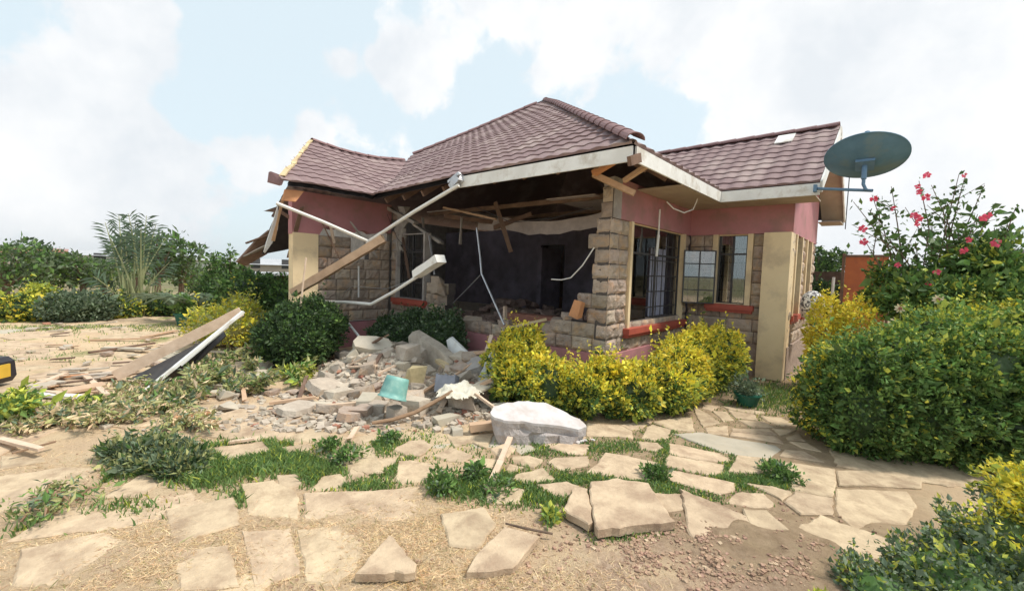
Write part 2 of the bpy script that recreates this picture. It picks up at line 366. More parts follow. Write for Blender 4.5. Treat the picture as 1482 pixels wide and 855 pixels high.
# hills on the horizon
mb=MB()
def hill(cx,cy,rx,ry,h,n=40,s=0.):
    v=[];f=[]
    for j in range(n+1):
        for i in range(n+1):
            a=-1+2*i/n;b=-1+2*j/n;q=max(0,1-(a*a+b*b));v.append((cx+a*rx,cy+b*ry,-3+h*q*(.75+.45*nz3((a,b,s),2.2)+.15*nz3((a,b,s),7))))
    for j in range(n):
        for i in range(n): f.append((j*(n+1)+i,j*(n+1)+i+1,(j+1)*(n+1)+i+1,(j+1)*(n+1)+i))
    mb.add(v,f)
hill(-2600,-300,500,1300,46,s=1);hill(-2900,1100,500,1100,38,s=5);hill(-2200,2300,600,900,34,s=8)
M['hillm']=material('scrub_hill',(.14,.17,.10),(.22,.20,.15),.006,.95)
obj('hills',mb,'hillm',origin=(-2600,500,0),smooth=True,kind='structure')
# ---------------------------------------------------------------- paving
FL=[ [(946,611),(984,604),(1000,605),(1005,624),(970,621)], [(944,615),(971,623),(966,636),(945,639),(929,635),(936,619)],
 [(968,641),(989,644),(1042,656),(1057,665),(1052,670),(1015,665),(970,657)], [(969,660),(1015,667),(1049,673),(1046,684),(1033,689),(966,676),(964,666)],
 [(968,680),(1033,692),(1063,700),(1062,712),(1040,716),(966,695)], [(875,654),(907,659),(952,670),(945,692),(919,694),(849,682),(866,668)],
 [(849,613),(896,616),(914,624),(915,635),(893,631),(849,631)], [(898,615),(924,608),(942,606),(943,610),(924,621),(914,622)],
 [(922,640),(952,642),(961,649),(949,654),(928,651)], [(1067,660),(1122,666),(1126,681),(1098,686),(1055,684)],
 [(1130,668),(1160,671),(1209,679),(1209,703),(1204,717),(1151,708),(1128,690)], [(1135,651),(1164,653),(1191,668),(1129,660)],
 [(1212,682),(1334,680),(1332,706),(1216,702)], [(1211,706),(1312,710),(1326,730),(1310,757),(1263,755),(1238,766),(1216,746),(1211,738)],
 [(1150,712),(1205,722),(1205,746),(1161,746),(1136,727)], [(1067,712),(1104,714),(1121,728),(1111,735),(1049,728)],
 [(1018,584),(1041,587),(1029,593),(1016,590)],[(1031,594),(1051,595),(1062,606),(1047,609)],[(1004,588),(1027,599),(1042,611),(1018,617),(1007,600)],
 [(1020,619),(1053,616),(1054,629),(1024,627)],[(1053,592),(1093,598),(1096,606),(1064,603)],[(1067,606),(1107,609),(1120,617),(1089,616)],
 [(1060,619),(1112,620),(1125,629),(1060,624)],[(1058,626),(1124,632),(1133,641),(1058,631)],[(1118,619),(1153,622),(1131,630)],[(1100,600),(1131,603),(1153,613),(1133,615),(1111,608)],
 [(1138,632),(1156,625),(1166,637),(1140,635)],[(1144,639),(1169,641),(1189,653),(1160,647)],[(1046,586),(1080,590),(1112,595),(1096,597),(1056,591)],[(1075,699),(1118,704),(1146,712),(1132,724),(1110,712)],
 [(642,622),(718,621),(703,647),(684,639),(658,644)],[(570,649),(593,636),(613,635),(627,643),(608,657),(590,658)],[(625,657),(655,646),(686,658),(669,667),(651,665)],
 [(688,661),(720,663),(709,682),(667,681)],[(709,647),(731,640),(747,647),(735,659),(722,658)],[(743,658),(764,656),(787,662),(773,673),(739,665)],[(737,669),(758,674),(739,683),(731,679)],
 [(747,684),(785,675),(804,692),(777,697),(739,694)],[(794,647),(811,640),(853,643),(848,656),(827,656)],[(792,666),(802,660),(851,659),(853,671),(813,678)],
 [(577,665),(597,664),(623,668),(636,681),(613,694),(580,698),(572,690)],[(540,660),(575,660),(572,668),(549,679),(509,691),(505,675)],[(777,701),(821,696),(846,706),(821,719),(802,718)],
 [(443,713),(513,709),(560,706),(610,701),(628,718),(636,740),(560,758),(490,755),(443,750)],[(430,767),(490,760),(522,779),(528,809),(486,848),(445,840)],
 [(467,686),(493,682),(505,695),(484,705),(451,705)],[(400,647),(447,641),(453,647),(418,658)],[(400,621),(467,619),(481,632),(453,637),(400,641)],[(491,632),(540,628),(546,635),(519,642)],
 [(400,686),(431,684),(437,700),(405,708)],[(640,745),(700,735),(718,758),(690,795),(650,790)],[(700,700),(760,708),(752,728),(706,728)],
 [(925,715),(985,716),(1010,735),(960,742)],[(1075,740),(1110,742),(1140,770),(1090,775)],[(350,770),(420,765),(436,830),(370,850)],[(350,700),(395,695),(430,712),(432,750),(360,745)],
 [(300,650),(380,640),(395,655),(330,672)],[(0,655),(60,656),(66,664),(0,674)],[(240,740),(340,720),(345,760),(250,790)],[(200,690),(270,680),(200,720),(150,722)],[(30,795),(150,770),(225,800),(110,850),(20,845)],
 [(250,800),(330,790),(345,850),(260,855)],[(0,700),(90,690),(120,712),(20,740)]]
GREYF=[[(977,629),(1015,626),(1055,633),(1122,644),(1129,650),(1111,664),(1064,658),(1040,652)]]
FLW=[];VFL=[]
def rag(P,seg=.045,amp=.008,z=0.):
    out=[];n=len(P)
    for i in range(n):
        a=np.array(P[i][:2]);b=np.array(P[(i+1)%n][:2]);k=max(1,int(np.linalg.norm(b-a)/seg))
        for j in range(k):
            p=a+(b-a)*j/k
            q=amp*(1 if k>1 else .3)
            out.append((p[0]+q*nz3((p[0],p[1],0),14,1.3)*1.5,p[1]+q*nz3((p[0],p[1],0),14,7.7)*1.5))
    return out
def area(P): return .5*sum(P[i][0]*P[(i+1)%len(P)][1]-P[(i+1)%len(P)][0]*P[i][1] for i in range(len(P)))
def slab(mb,P,z0,z1,mi=0,bev=.012,amp=.009,tilt=(0,0)):
    if area(P)<0: P=P[::-1]
    Q=rag(P,amp=amp);n=len(Q);c=np.mean(np.array(Q),0)
    def ins(s_,d):
        out=[]
        for x,y in Q:
            v=np.array([x,y])-c;L_=np.linalg.norm(v);v=v*(1-d/max(L_,.05));out.append(c+v)
        return out
    rings=[(Q,z0),(Q,z1-bev*.7)]+[(ins(0,bev),z1)]
    v=[]
    for ring,z in rings:
        for x,y in ring: v.append((x,y,z+(x-c[0])*tilt[0]+(y-c[1])*tilt[1]+.003*nz3((x,y,5),9)))
    f=[(k*n+i,k*n+(i+1)%n,(k+1)*n+(i+1)%n,(k+1)*n+i) for k in range(2) for i in range(n)]
    f.append(tuple(2*n+i for i in range(n)))
    mb.add(v,f,mi)
mb=MB()
for i,(lst,mi) in enumerate(((FL,0),(GREYF,1))):
    for P in lst:
        W=[G(*p)[:2] for p in P];FLW.append(W);c=np.mean(W,0);W=[c+(np.array(q)-c)*1.03 for q in W]
        zz=gheight(*c);slab(mb,[tuple(q) for q in W],zz-.06,zz+((.010+.006*rnd.random()) if .75*c[0]+.66*c[1]>-.25 or c[1]>2.2 else .006+.004*rnd.random()),mi,tilt=(rnd.uniform(-.015,.015),rnd.uniform(-.015,.015)))
# irregular flags laid over the rest of the yard (cells round scattered seeds)
def clip(P,a,b,c):
    out=[]
    for i in range(len(P)):
        p,q=P[i],P[(i+1)%len(P)];dp=a*p[0]+b*p[1]-c;dq=a*q[0]+b*q[1]-c
        if dp<=0: out.append(p)
        if dp*dq<0: t=dp/(dp-dq);out.append((p[0]+(q[0]-p[0])*t,p[1]+(q[1]-p[1])*t))
    return out
seeds=[]
r2=random.Random(3)
while len(seeds)<520:
    x,y=r2.uniform(-17,1.5),r2.uniform(-1.5,5.5)
    if x<-8.5 and y>4.6: continue
    dm=(.42 if x>-3.6 else .55) if x>-8 else .8
    if all((x-a)**2+(y-b)**2>dm*dm*(.5+.5*r2.random()) for a,b in seeds): seeds.append((x,y))
    elif r2.random()<.004: break
for (x,y) in seeds:
    if .75*x+.66*y>.25 and y<3.0: continue
    if x>-1.2 and y>5.2: continue
    P=[(x-1,y-1),(x+1,y-1),(x+1,y+1),(x-1,y+1)]
    for a,b in seeds:
        if (a,b)!=(x,y) and (a-x)**2+(b-y)**2<5:
            mxx,myy=(x+a)/2,(y+b)/2;P=clip(P,a-x,b-y,(a-x)*mxx+(b-y)*myy)
            if len(P)<3: break
    if len(P)<3: continue
    c=np.mean(P,0);k=.93
    if any(inpoly(c[0],c[1],W) for W in FLW) or any(math.hypot(np.mean(W,0)[0]-c[0],np.mean(W,0)[1]-c[1])<.16 for W in FLW): continue
    if r2.random()<.22 : continue
    if ((c[0]+5.4)/1.5)**2+((c[1]-3.3)/1.)**2<1: continue
    zz=gheight(*c);P=[tuple(c+(np.array(q)-c)*k) for q in P]
    VFL.append(P)
    slab(mb,P,zz-.06,zz+r2.uniform(-.002,.007),0 if r2.random()<.94 else 1,amp=.02,tilt=(r2.uniform(-.02,.02),r2.uniform(-.02,.02)))
obj('stone_path',mb,['flag','flagg'],origin=(-2,2,0),kind='structure')
# loose slabs
def loose(P,name,label,th=.045,dz=.03,tilt=(0,0)):
    W=[tuple(G(px,py,.04)[:2]) for px,py in P];mb=MB();c=np.mean(W,0);zz=gheight(*c)
    slab(mb,W,zz+dz-.01,zz+dz+th,0,bev=.01,amp=.012,tilt=tilt)
    return obj(name,mb,'flag',label=label,cat='stone slab')
loose([(854,700),(894,696),(939,703),(975,762),(864,774),(854,732)],'stone_slab','large loose sandstone slab with muddy stain lying on the broken earth',.05,.03,(.02,-.02))
loose([(831,708),(850,710),(859,761),(852,763),(823,746),(815,740)],'stone_slab','narrow sandstone piece tight against the left side of the large loose slab',.04,.02)
loose([(564,776),(603,821),(600,832),(513,836)],'stone_slab','triangular sandstone slab lying loose in the dry foreground grass',.04,.025)
loose([(731,761),(782,776),(743,821),(677,827),(684,806),(713,779)],'stone_slab','diamond shaped yellow sandstone slab at the edge of the bare earth',.03,.02)
# ---------------------------------------------------------------- house
HO=(-5.5,8.5,0)
house=thing('damaged_house','half demolished bungalow with maroon tiled roof, stone walls and torn open front',"house",HO)
EZ=3.08;SL=.635
FX0,YF,XR=-2.2,4.4,-2.2
def sag(p):
    x,y,z=p;s=0.
    if x<-6.2:
        t=min(1,(-6.2-x)/3.);s+=.12*t
    if x<-7.4 and y<6.9:
        t=max(0,min(1,(6.9-y)/2.6));s+=.10*math.sin(math.pi*t)+.10*t*max(0,min(1,(-7.4-x)/2.5))
        s+=.03*nz3((x,y,0),1.3)
    if -7.6<x<-5.1 and y<5: s+=.05*math.sin(math.pi*(x+7.6)/2.5)*(5-y)/.6*.7
    return (x,y,z-s)
def roof_panel(name,o3,ud,hd,ulen,vh,clips,irr=False,mat='roof'):
    """o3 eave start, ud unit horizontal along eave, hd horizontal uphill dir; vh horizontal run; clips list of (point,normal_out) in plan"""
    ud=np.array(ud,float);hd=np.array(hd,float);cs=1/math.sqrt(1+SL*SL);sd3=np.array([hd[0]*cs,hd[1]*cs,SL*cs]);nn=np.cross(ud,sd3);nn*=np.sign(nn[2])
    Ls=vh/cs;du=.03;nu=int(ulen/du)+1;rows=int(math.ceil(Ls/.25))
    V=[];Fc=[];us=np.linspace(0,ulen,nu)
    sh=.5+.5*np.cos(2*np.pi*us/.23);sh=sh**.8
    prof=[(0.0,0.0,0),(0.0,.021,1),(.33,.017,0),(.66,.010,0),(1.,.004,0)]
    base=0
    for r in range(rows):
        jit=rnd.uniform(-.004,.004)
        for (t,h,e) in prof:
            v=min((r+t)*.25,Ls+.02)-(.022*sh-.006)*(1 if (t==0) else (1-t)*.6)
            hh=(h+.022*sh)+ (jit if e else 0)
            if t==0 and h==0: hh=hh*0-.004+.006*sh
            P=np.array(o3)[None,:]+us[:,None]*ud[None,:]+v[:,None]*sd3[None,:]+(np.zeros(nu)+hh)[:,None]*nn[None,:]
            V.append(P)
    V=np.concatenate(V);np_=len(prof)
    tot=rows*np_
    for k in range(tot-1):
        if k%np_==np_-1: continue
        for i in range(nu-1): Fc.append((k*nu+i,k*nu+i+1,(k+1)*nu+i+1,(k+1)*nu+i))
    me=bpy.data.meshes.new('t');me.from_pydata(V.tolist(),[],Fc);bm=bmesh.new();bm.from_mesh(me)
    for (p,n_) in clips:
        bmesh.ops.bisect_plane(bm,geom=bm.verts[:]+bm.edges[:]+bm.faces[:],plane_co=(p[0],p[1],0),plane_no=(n_[0],n_[1],0),clear_outer=True)
    if irr:
        dl=[f for f in bm.faces if irr(f.calc_center_median())];bmesh.ops.delete(bm,geom=dl,context='FACES')
    for v in bm.verts: v.co=sag(v.co)
    bm.verts.ensure_lookup_table();bm.verts.index_update()
    mb=MB();mb.add([tuple(v.co) for v in bm.verts],[tuple(x.index for x in f.verts) for f in bm.faces]);bm.free();bpy.data.meshes.remove(me)
    return obj(name,mb,mat,house,smooth=False)
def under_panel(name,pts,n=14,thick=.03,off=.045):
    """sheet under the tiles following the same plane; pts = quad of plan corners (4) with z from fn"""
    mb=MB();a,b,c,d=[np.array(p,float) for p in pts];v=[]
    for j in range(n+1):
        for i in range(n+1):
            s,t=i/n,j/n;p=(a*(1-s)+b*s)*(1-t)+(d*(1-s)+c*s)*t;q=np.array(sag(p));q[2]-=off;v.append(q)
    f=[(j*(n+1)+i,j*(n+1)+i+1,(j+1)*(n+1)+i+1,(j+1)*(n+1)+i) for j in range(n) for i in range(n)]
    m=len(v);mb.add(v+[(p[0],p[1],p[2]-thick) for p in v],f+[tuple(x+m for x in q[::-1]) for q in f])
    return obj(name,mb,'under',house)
def zf(y): return EZ+SL*(y-YF)
def zr(x): return EZ+SL*(XR-x)
PK=(-7.7,9.9,zf(9.9));PK2=(-7.7,11.88,PK[2])
s2=1/math.sqrt(2)
rp=[]
# main front slope
roof_panel('roof_front',(-13.2,YF,EZ),(1,0,0),(0,1,0),11.0,5.5,[((-2.2,4.4),(s2,s2)),((-7.5,4.4),(-s2,-s2)),((-7.7,9.9),(-s2,s2))])
under_panel('roof_lining',[(-2.25,YF+.02,EZ),(-7.5,YF+.02,EZ),(-10.3,7.2,zf(7.2)),(-7.7,9.85,zf(9.85))])
# main right slope
roof_panel('roof_side',(XR,YF,EZ),(0,1,0),(-1,0,0),12.98,5.5,[((-2.2,4.4),(-s2,-s2)),((-2.2,17.38),(-s2,s2))],irr=lambda c:(c.x>-4.25 and abs(c.y-9.7)<(c.x+4.3)-.03))
under_panel('roof_lining',[(XR-.02,YF+.05,EZ),(XR-.02,7.6,EZ),(-4.3,9.7,zr(-4.3)),(-7.7,9.9,zr(-7.7))])
under_panel('roof_lining',[(XR-.02,11.8,EZ),(XR-.02,17.3,EZ),(-7.7,11.88,zr(-7.7)),(-4.3,9.7,zr(-4.3))])
under_panel('roof_lining',[(-4.3,9.7,zr(-4.3)),(-7.7,9.9,zr(-7.7)),(-7.7,11.88,zr(-7.7)),(-4.4,9.75,zr(-4.4))],n=4)
# rear and left slopes (close the loft)
mb=MB()
mb.add([(-2.2,17.38,EZ),(-13.2,17.38,EZ),PK2,(-13.2,4.4,EZ),PK,(-10.3,7.2,zf(7.2)-.2)],[(0,1,2),(1,3,5,4,2)])
obj('roof_rear',mb,'roof',house)
# right wing
WX=-.85;WR=9.7;WZ=zr(-4.3)
roof_panel('wing_roof_front',(-4.3,7.6,EZ),(1,0,0),(0,1,0),4.3+WX,2.1,[((-2.2,7.6),(-s2,-s2))])
roof_panel('wing_roof_back',(-4.3,11.8,EZ),(1,0,0),(0,-1,0),4.3+WX,2.1,[((-2.2,11.8),(-s2,s2))])
under_panel('wing_roof_lining',[(-2.2,7.62,EZ),(WX-.01,7.62,EZ),(WX-.01,WR,WZ),(-4.3,WR,WZ)])
under_panel('wing_roof_lining',[(-2.2,11.78,EZ),(WX-.01,11.78,EZ),(WX-.01,WR,WZ),(-4.3,WR,WZ)])
# left wing
def brk(c):
    # torn front edge of the left wing roof
    yb=2.75+( -7.5-c.x)*.62+.10*nz3((c.x,0,0),3.)+.05*nz3((c.x,c.y,0),9)
    return c.y<yb
LZ=EZ+SL*2.4
roof_panel('left_wing_roof',(-7.5,2.3,EZ),(0,1,0),(-1,0,0),4.6,2.4,[((-7.5,4.4),(s2,s2))],irr=brk)
under_panel('left_wing_lining',[(-7.52,2.86,EZ),(-7.52,4.4,EZ),(-9.9,6.8,LZ),(-9.9,4.35,LZ)])
roof_panel('left_wing_roof_far',(-12.3,4.3,EZ),(0,1,0),(1,0,0),2.6,2.4,[((-12.3,4.4),(-s2,s2))])
# hip and ridge caps
def caps(name,p,q,r=.095,step=.34,skip=()):
    p=np.array(p,float);q=np.array(q,float);Ln=np.linalg.norm(q-p);d=(q-p)/Ln;n=int(Ln/step);mb=MB()
    x=np.cross(d,(0,0,1));x/=np.linalg.norm(x);u=np.cross(x,d)
    for i in range(n):
        if i in skip: continue
        a=p+d*(i*step-.02);b=p+d*((i+1)*step+.02);v=[]
        for (c,rr) in((a,r*1.12),(b,r*.95)):
            c=np.array(sag(c))
            for k in range(9):
                t=math.pi*(k/8);v.append(c+x*math.cos(t)*rr+u*(math.sin(t)*rr*.75-.015))
            for k in range(9):
                t=math.pi*(k/8);v.append(c+x*math.cos(t)*(rr-.008)+u*(math.sin(t)*(rr-.008)*.75-.02))
        f=[(k,k+1,18+k+1,18+k) for k in range(8)]+[(9+k+1,9+k,27+k,27+k+1) for k in range(8)]+[(k,9+k,9+k+1,k+1) for k in range(8)]+[(18+k+1,27+k+1,27+k,18+k) for k in range(8)]
        mb.add(v,f)
    return obj(name,mb,'roofcap',house,smooth=False)
up=np.array([0,0,.035])
caps('hip_cap',np.array((-2.15,4.35,EZ))+up,np.array(PK)+up)
caps('hip_cap',np.array((-10.3,7.3,zf(7.3)))+up,np.array(PK)+up)
caps('ridge_cap',np.array(PK)+up,np.array(PK2)+up)
caps('hip_cap',np.array((-2.2,17.38,EZ))+up,np.array(PK2)+up)
caps('ridge_cap',(WX-.03,WR,WZ+.03),(-4.3,WR,WZ+.03))
caps('ridge_cap',(-9.9,4.3,LZ+.03),(-9.9,6.7,LZ+.03),r=.08)
# yellow battens on the torn edge
mb=MB();pp=[]
for k in range(10):
    x=-7.6-2.3*k/9;y=2.78+(-7.5-x)*.62;pp.append(np.array(sag((x,y+.05*nz3((x,0,0),3),EZ+SL*(-7.5-x)+.045))))
for a,b in zip(pp[:-1],pp[1:]): mb.bar(a,b,.07,.03,0,wob=.7)
obj('torn_edge_batten',mb,'foam',house)
# eave rafters and purlins seen under the open roof
mb=MB()
for k in range(10):
    x=-7.2+k*.56;b=min(9.5,YF+ (XR-x) if x>-7.7 else 9.5);
    a=np.array(sag((x,YF+.1,EZ)));c=np.array(sag((x,b-.1,zf(b-.1))));a[2]-=.14;c[2]-=.14;mb=MB();mb.bar(a,c,.045,.10,0);obj('rafter',mb,'wooddk',house)
for k in range(5):
    y=5.0+k*.62;b=XR-(y-YF);a=np.array((XR-.1,y,EZ-.14));c=np.array((XR-min(5,(y-YF))-.05,y,zr(XR-min(5,y-YF))-.14));mb=MB();mb.bar(a,c,.045,.1,0);obj('rafter',mb,'wooddk',house)
# fascia boards
mb=MB();fh=(2.89,3.06)
mb.bar((-5.05,YF-.012,2.965),(-2.19,YF-.012,2.965+.0),.024,.165,up=(0,0,1));
obj('fascia',mb,'fascia',house)
mb=MB();mb.bar((XR+.012,YF+.06,2.975),(XR+.012,7.588,2.975),.024,.17);obj('fascia',mb,'fascia',house)
mb=MB();mb.bar((XR+.026,7.588,2.975),(WX+.0,7.588,2.975),.024,.17);obj('fascia',mb,'fascia',house)
mb=MB()
hl=math.hypot(2.1,2.1*SL)
for y0 in (7.59,11.81):
    a=(WX+.014,y0,EZ-.075);c=(WX+.014,WR,WZ-.075);mb.bar(a,c,.024,.17,0,up=(0,0,1))
mb.box((WX-.4,11.81,2.88),(WX-.002,11.835,3.05))
obj('barge_board',mb,'fascia',house)
# soffits: flat under the eaves of side and wing
mb=MB()
mb.box((-2.86,5.95,2.885),(XR-.01,8.23,2.905));mb.box((-2.19,7.61,2.8851),(-.9,8.23,2.905))
obj('soffit',mb,'soffit',house)
mb=MB()
for (y0,y1) in ((8.25,WR),(11.78,WR)):
    z0=EZ+SL*abs(y0-(7.6 if y0<9 else 11.8))-.095;z1=WZ-.095
    mb.add([(-1.24,y0,z0),(WX-.005,y0,z0),(WX-.005,y1,z1),(-1.24,y1,z1)],[(0,1,2,3)])
mb.box((-1.24,11.12,2.885),(WX-.005,11.78,2.9))
obj('gable_soffit',mb,'soffit',house)
# ---- rock faced walls
def mapper(kind,c):
    if kind=='y': return lambda u,d,z:(u,c-d,z)      # faces -Y
    return lambda u,d,z:(c+d,u,z)                    # faces +X
def stone_wall(name,kind,c,rows_iv,holes=(),thick=.2,z0=.53,ch=.21,rag_l=False,seed=1,inner='plasterg'):
    """rows_iv: list of (u0,u1) lists per course, bottom to top"""
    r=random.Random(seed);mp=mapper(kind,c);bl=MB();mo=MB()
    for k,ivs in enumerate(rows_iv):
        za,zb=z0+k*ch,z0+(k+1)*ch
        for (ua,ub) in ivs:
            segs=[(ua,ub)]
            for (ha,hb,hz0,hz1) in holes:
                if (za+zb)/2>hz0 and (za+zb)/2<hz1:
                    ns=[]
                    for s_ in segs:
                        if hb<=s_[0] or ha>=s_[1]: ns.append(s_);continue
                        if s_[0]<ha: ns.append((s_[0],ha))
                        if hb<s_[1]: ns.append((hb,s_[1]))
                    segs=ns
            for (a,b) in segs:
                if b-a<.02: continue
                P=[mp(a+.004,-thick+.002,za),mp(b-.004,-.022,zb)];lo=np.minimum(*P);hi=np.maximum(*P);mo.box(lo,hi)
                u=a;off=r.uniform(.15,.4)
                while u<b-.01:
                    e=u+off
                    if b-e<.14: e=b
                    off=r.uniform(.27,.44)
                    block(bl,mp,u+.005,e-.005,za+.005,zb-.005,thick,r,u==a and rag_l,False);u=e
    obj(name,bl,'stone',house);obj(name+'_mortar' if False else 'mortar',mo,'mortar',house)
def block(mb,mp,u0,u1,z0,z1,thick,r,rl,rr):
    nu,nz_=8,5;v=[];f=[];s=r.uniform(0,99);bul=r.uniform(.015,.032)
    sx=r.uniform(-.01,.01)
    for j in range(nz_+1):
        for i in range(nu+1):
            a,b=i/nu,j/nz_;e=min(a,1-a,b*.7,(1-b)*.7)
            d=bul*min(1,e/.16)*(.6+1.3*noise.noise(Vector((a*3+s,b*2.3,s)))+.5*noise.noise(Vector((a*8+s,b*5,s))))-.012*(e<1e-6)
            uu=u0+(u1-u0)*a
            if rl and i==0: uu+=.03*noise.noise(Vector((s,b*3,2)))
            v.append(mp(uu,d,z0+(z1-z0)*b))
    for j in range(nz_):
        for i in range(nu): q=j*(nu+1)+i;f.append((q,q+1,q+nu+2,q+nu+1))
    k=len(v);cs=[0,nu,(nz_+1)*(nu+1)-1,nz_*(nu+1)]
    v+= [mp(u0,-.06,z0),mp(u1,-.06,z0),mp(u1,-.06,z1),mp(u0,-.06,z1)] if not rl else [mp(u0,-thick+.01,z0),mp(u1,-thick+.01,z0),mp(u1,-thick+.01,z1),mp(u0,-thick+.01,z1)]
    f.append(tuple(list(range(0,nu+1))[::-1]+[k,k+1]));f.append(tuple(list(range(nz_*(nu+1),(nz_+1)*(nu+1)))+[k+2,k+3]))
    f.append(tuple([j*(nu+1) for j in range(nz_+1)]+[k+3,k]));f.append(tuple([j*(nu+1)+nu for j in range(nz_+1)][::-1]+[k+1,k+2]));f.append((k+3,k+2,k+1,k))
    mb.add(v,f)
nc=9
# front wall: ragged stub at the right corner, low remains at the left
lefts=[-3.95,-3.82,-3.22,-3.38,-3.14,-3.16,-3.13,-3.24,-3.12,-3.06,-3.04]
rows=[]
for k in range(11):
    iv=[(lefts[k],-2.885)]
    if k<2: iv+=[(-8.18,-6.2-.15*k)] 
    elif k<5: iv+=[(-6.92,-6.35+.03*k)] if k<4 else []
    if 2<=k<9: iv+=[(-8.18,-7.97+.02*(k%2))]
    if k==0: iv+=[(-5.75,-5.35),(-5.2,-4.75)]
    rows.append(iv)
stone_wall('front_wall','y',5.26,[[iv[0]] for iv in rows],rag_l=True,seed=4)
stone_wall('broken_front_wall','y',5.26,[[(-8.18,-6.2-.15*k)] if k<2 else [(-8.18,-7.97+.02*(k%2))]+([(-6.92,-6.35+.03*k)] if k<4 else []) for k in range(9)],rag_l=True,seed=14)
stone_wall('leftover_course','y',5.26,[[(-5.75,-4.75)]],rag_l=True,seed=15)
stone_wall('side_wall','x',-2.88,[[(5.26,8.25)]]*9,holes=[(5.80,7.98,.87,2.6)],seed=5)
stone_wall('wing_wall','y',8.25,[[(-2.86,-1.5)]]*9,holes=[(-2.45,-1.80,1.19,2.6)],seed=6)
stone_wall('gable_wall','x',-1.25,[[(8.27,11.1)]]*9,holes=[(8.55,9.25,1.05,2.6),(9.75,10.45,1.05,2.6)],seed=7)
stone_wall('left_wing_wall','x',-8.2,[[(3.68,5.24-.0*k)] if k<6 else [(3.68,4.35),(4.75,5.24)] for k in range(8)],seed=8)
# plinth, painted bands, plain rear walls
mb=MB()
mb.box((-8.2,5.23,-.1),(-2.87,5.45,.53));mb.box((-3.07,5.2301,-.1),(-2.85,8.24,.5299));mb.box((-8.35,3.2,-.1),(-8.17,5.24,.5))
obj('plinth',mb,'pink',house)
mb=MB();mb.box((-2.84,8.22,-.1),(-1.3,8.4,.53));mb.box((-1.42,8.3,-.1),(-1.22,11.12,.5299))
obj('wing_plinth',mb,'stone2',house) if 'stone2' in M else obj('wing_plinth',mb,'plasterg',house)
mb=MB();a=2.42
mb.box((-3.06,5.50,a),(-2.865,8.26,2.97));mb.box((-2.864,8.235,a),(-1.26,8.44,2.98))
# gable with peak
ya,yb=8.25,11.12
mb.add([(-1.235,ya,a),(-1.235,yb,a),(-1.235,yb,3.33),(-1.235,WR,WZ-.1),(-1.235,ya,3.33),(-1.43,ya,a),(-1.43,yb,a),(-1.43,yb,3.33),(-1.43,WR,WZ-.1),(-1.43,ya,3.33)],
 [(0,1,2,3,4),(9,8,7,6,5),(0,5,6,1),(1,6,7,2),(4,3,8,9),(0,4,9,5),(2,7,8,3)])
obj('painted_band',mb,'pink',house)
# left wing band, torn at its foot
mb=MB();prof=[];y=3.2
xs=np.linspace(3.2,5.26,22)
low=[2.2+.03*nz3((q,1,0),6)+(.0 if q<3.7 else .10+.28*abs(nz3((q,3,0),2.1))+.08*nz3((q,3,0),9)) for q in xs]
n=len(xs);v=[(-8.19,q,l_) for q,l_ in zip(xs,low)]+[(-8.19,q,2.98) for q in xs]+[(-8.36,q,l_) for q,l_ in zip(xs,low)]+[(-8.36,q,2.98) for q in xs]
f=[(i,i+1,n+i+1,n+i) for i in range(n-1)]+[(2*n+i+1,2*n+i,3*n+i,3*n+i+1) for i in range(n-1)]+[(2*n+i,2*n+i+1,i+1,i) for i in range(n-1)]+[(0,n,3*n,2*n)]
mb.add(v,f);obj('painted_band',mb,'pink',house)
# grey broken plaster at the corner above the stub
mb=MB();mb.hull([( -3.06+rnd.uniform(-.03,.03),5.28+rnd.uniform(0,.16),2.84+rnd.uniform(0,.12)) for _ in range(8)]+[(-2.87,5.262,2.83),(-2.87,5.5,2.83),(-2.87,5.262,2.97),(-2.87,5.5,2.97)])
mb.box((-2.98,5.3,2.42),(-2.868,5.498,2.96))
obj('broken_plaster',mb,'plasterg',house)
mb=MB()
for k in range(7):
    z=1.9+k*.16;mb.hull([np.array(p)+np.array((-8.05+.04*k,5.32,z)) for p in rockpts(.30+.05*rnd.random(),.16,.2,12)])
obj('broken_plaster',mb,'plasterg',house)
mb=MB();mb.box((-13,16.6,0),(-2.9,16.8,3.2));mb.box((-12.6,5.3,0),(-12.4,16.6,3.2));mb.box((-3.07,11.14,0),(-2.88,16.6,3.0));mb.box((-2.9,11.12,0),(-1.42,11.3,3.1))
mb.box((-12.4,5.26,0),(-8.36,5.4,3.0))
obj('rear_wall',mb,'plasterg',house)
# inside: floor, partition with doorways, ceiling remnants
mb=MB();mb.box((-12.4,5.46,.3),(-3.08,16.6,.52));mb.box((-3.0,8.45,.3),(-1.44,11.1,.5));obj('inner_floor',mb,'conc',house)
mb=MB()
YP=10.2
mb.box((-12.3,YP,.52),(-7.9,YP+.15,2.95));mb.box((-7.05,YP,.52),(-5.75,YP+.15,2.95));mb.box((-5.0,YP,.52),(-3.08,YP+.15,2.95));mb.box((-7.9,YP,2.45),(-7.05,YP+.15,2.95));mb.box((-5.75,YP,2.45),(-5.0,YP+.15,2.95))
obj('partition_wall',mb,'plaster',house)
mb=MB();mb.box((-7.3,YP-.9,.52),(-7.16,YP-.001,2.3));obj('room_divider',mb,'plaster',house)
mb=MB();mb.box((-5.76,YP-.03,.52),(-5.70,YP-.002,2.44));mb.box((-5.05,YP-.03,.52),(-4.99,YP-.002,2.44));mb.box((-5.76,YP-.03,2.441),(-4.99,YP-.002,2.5));obj('door_lining',mb,'wooddk',house)
mb=MB();v=[];n=24
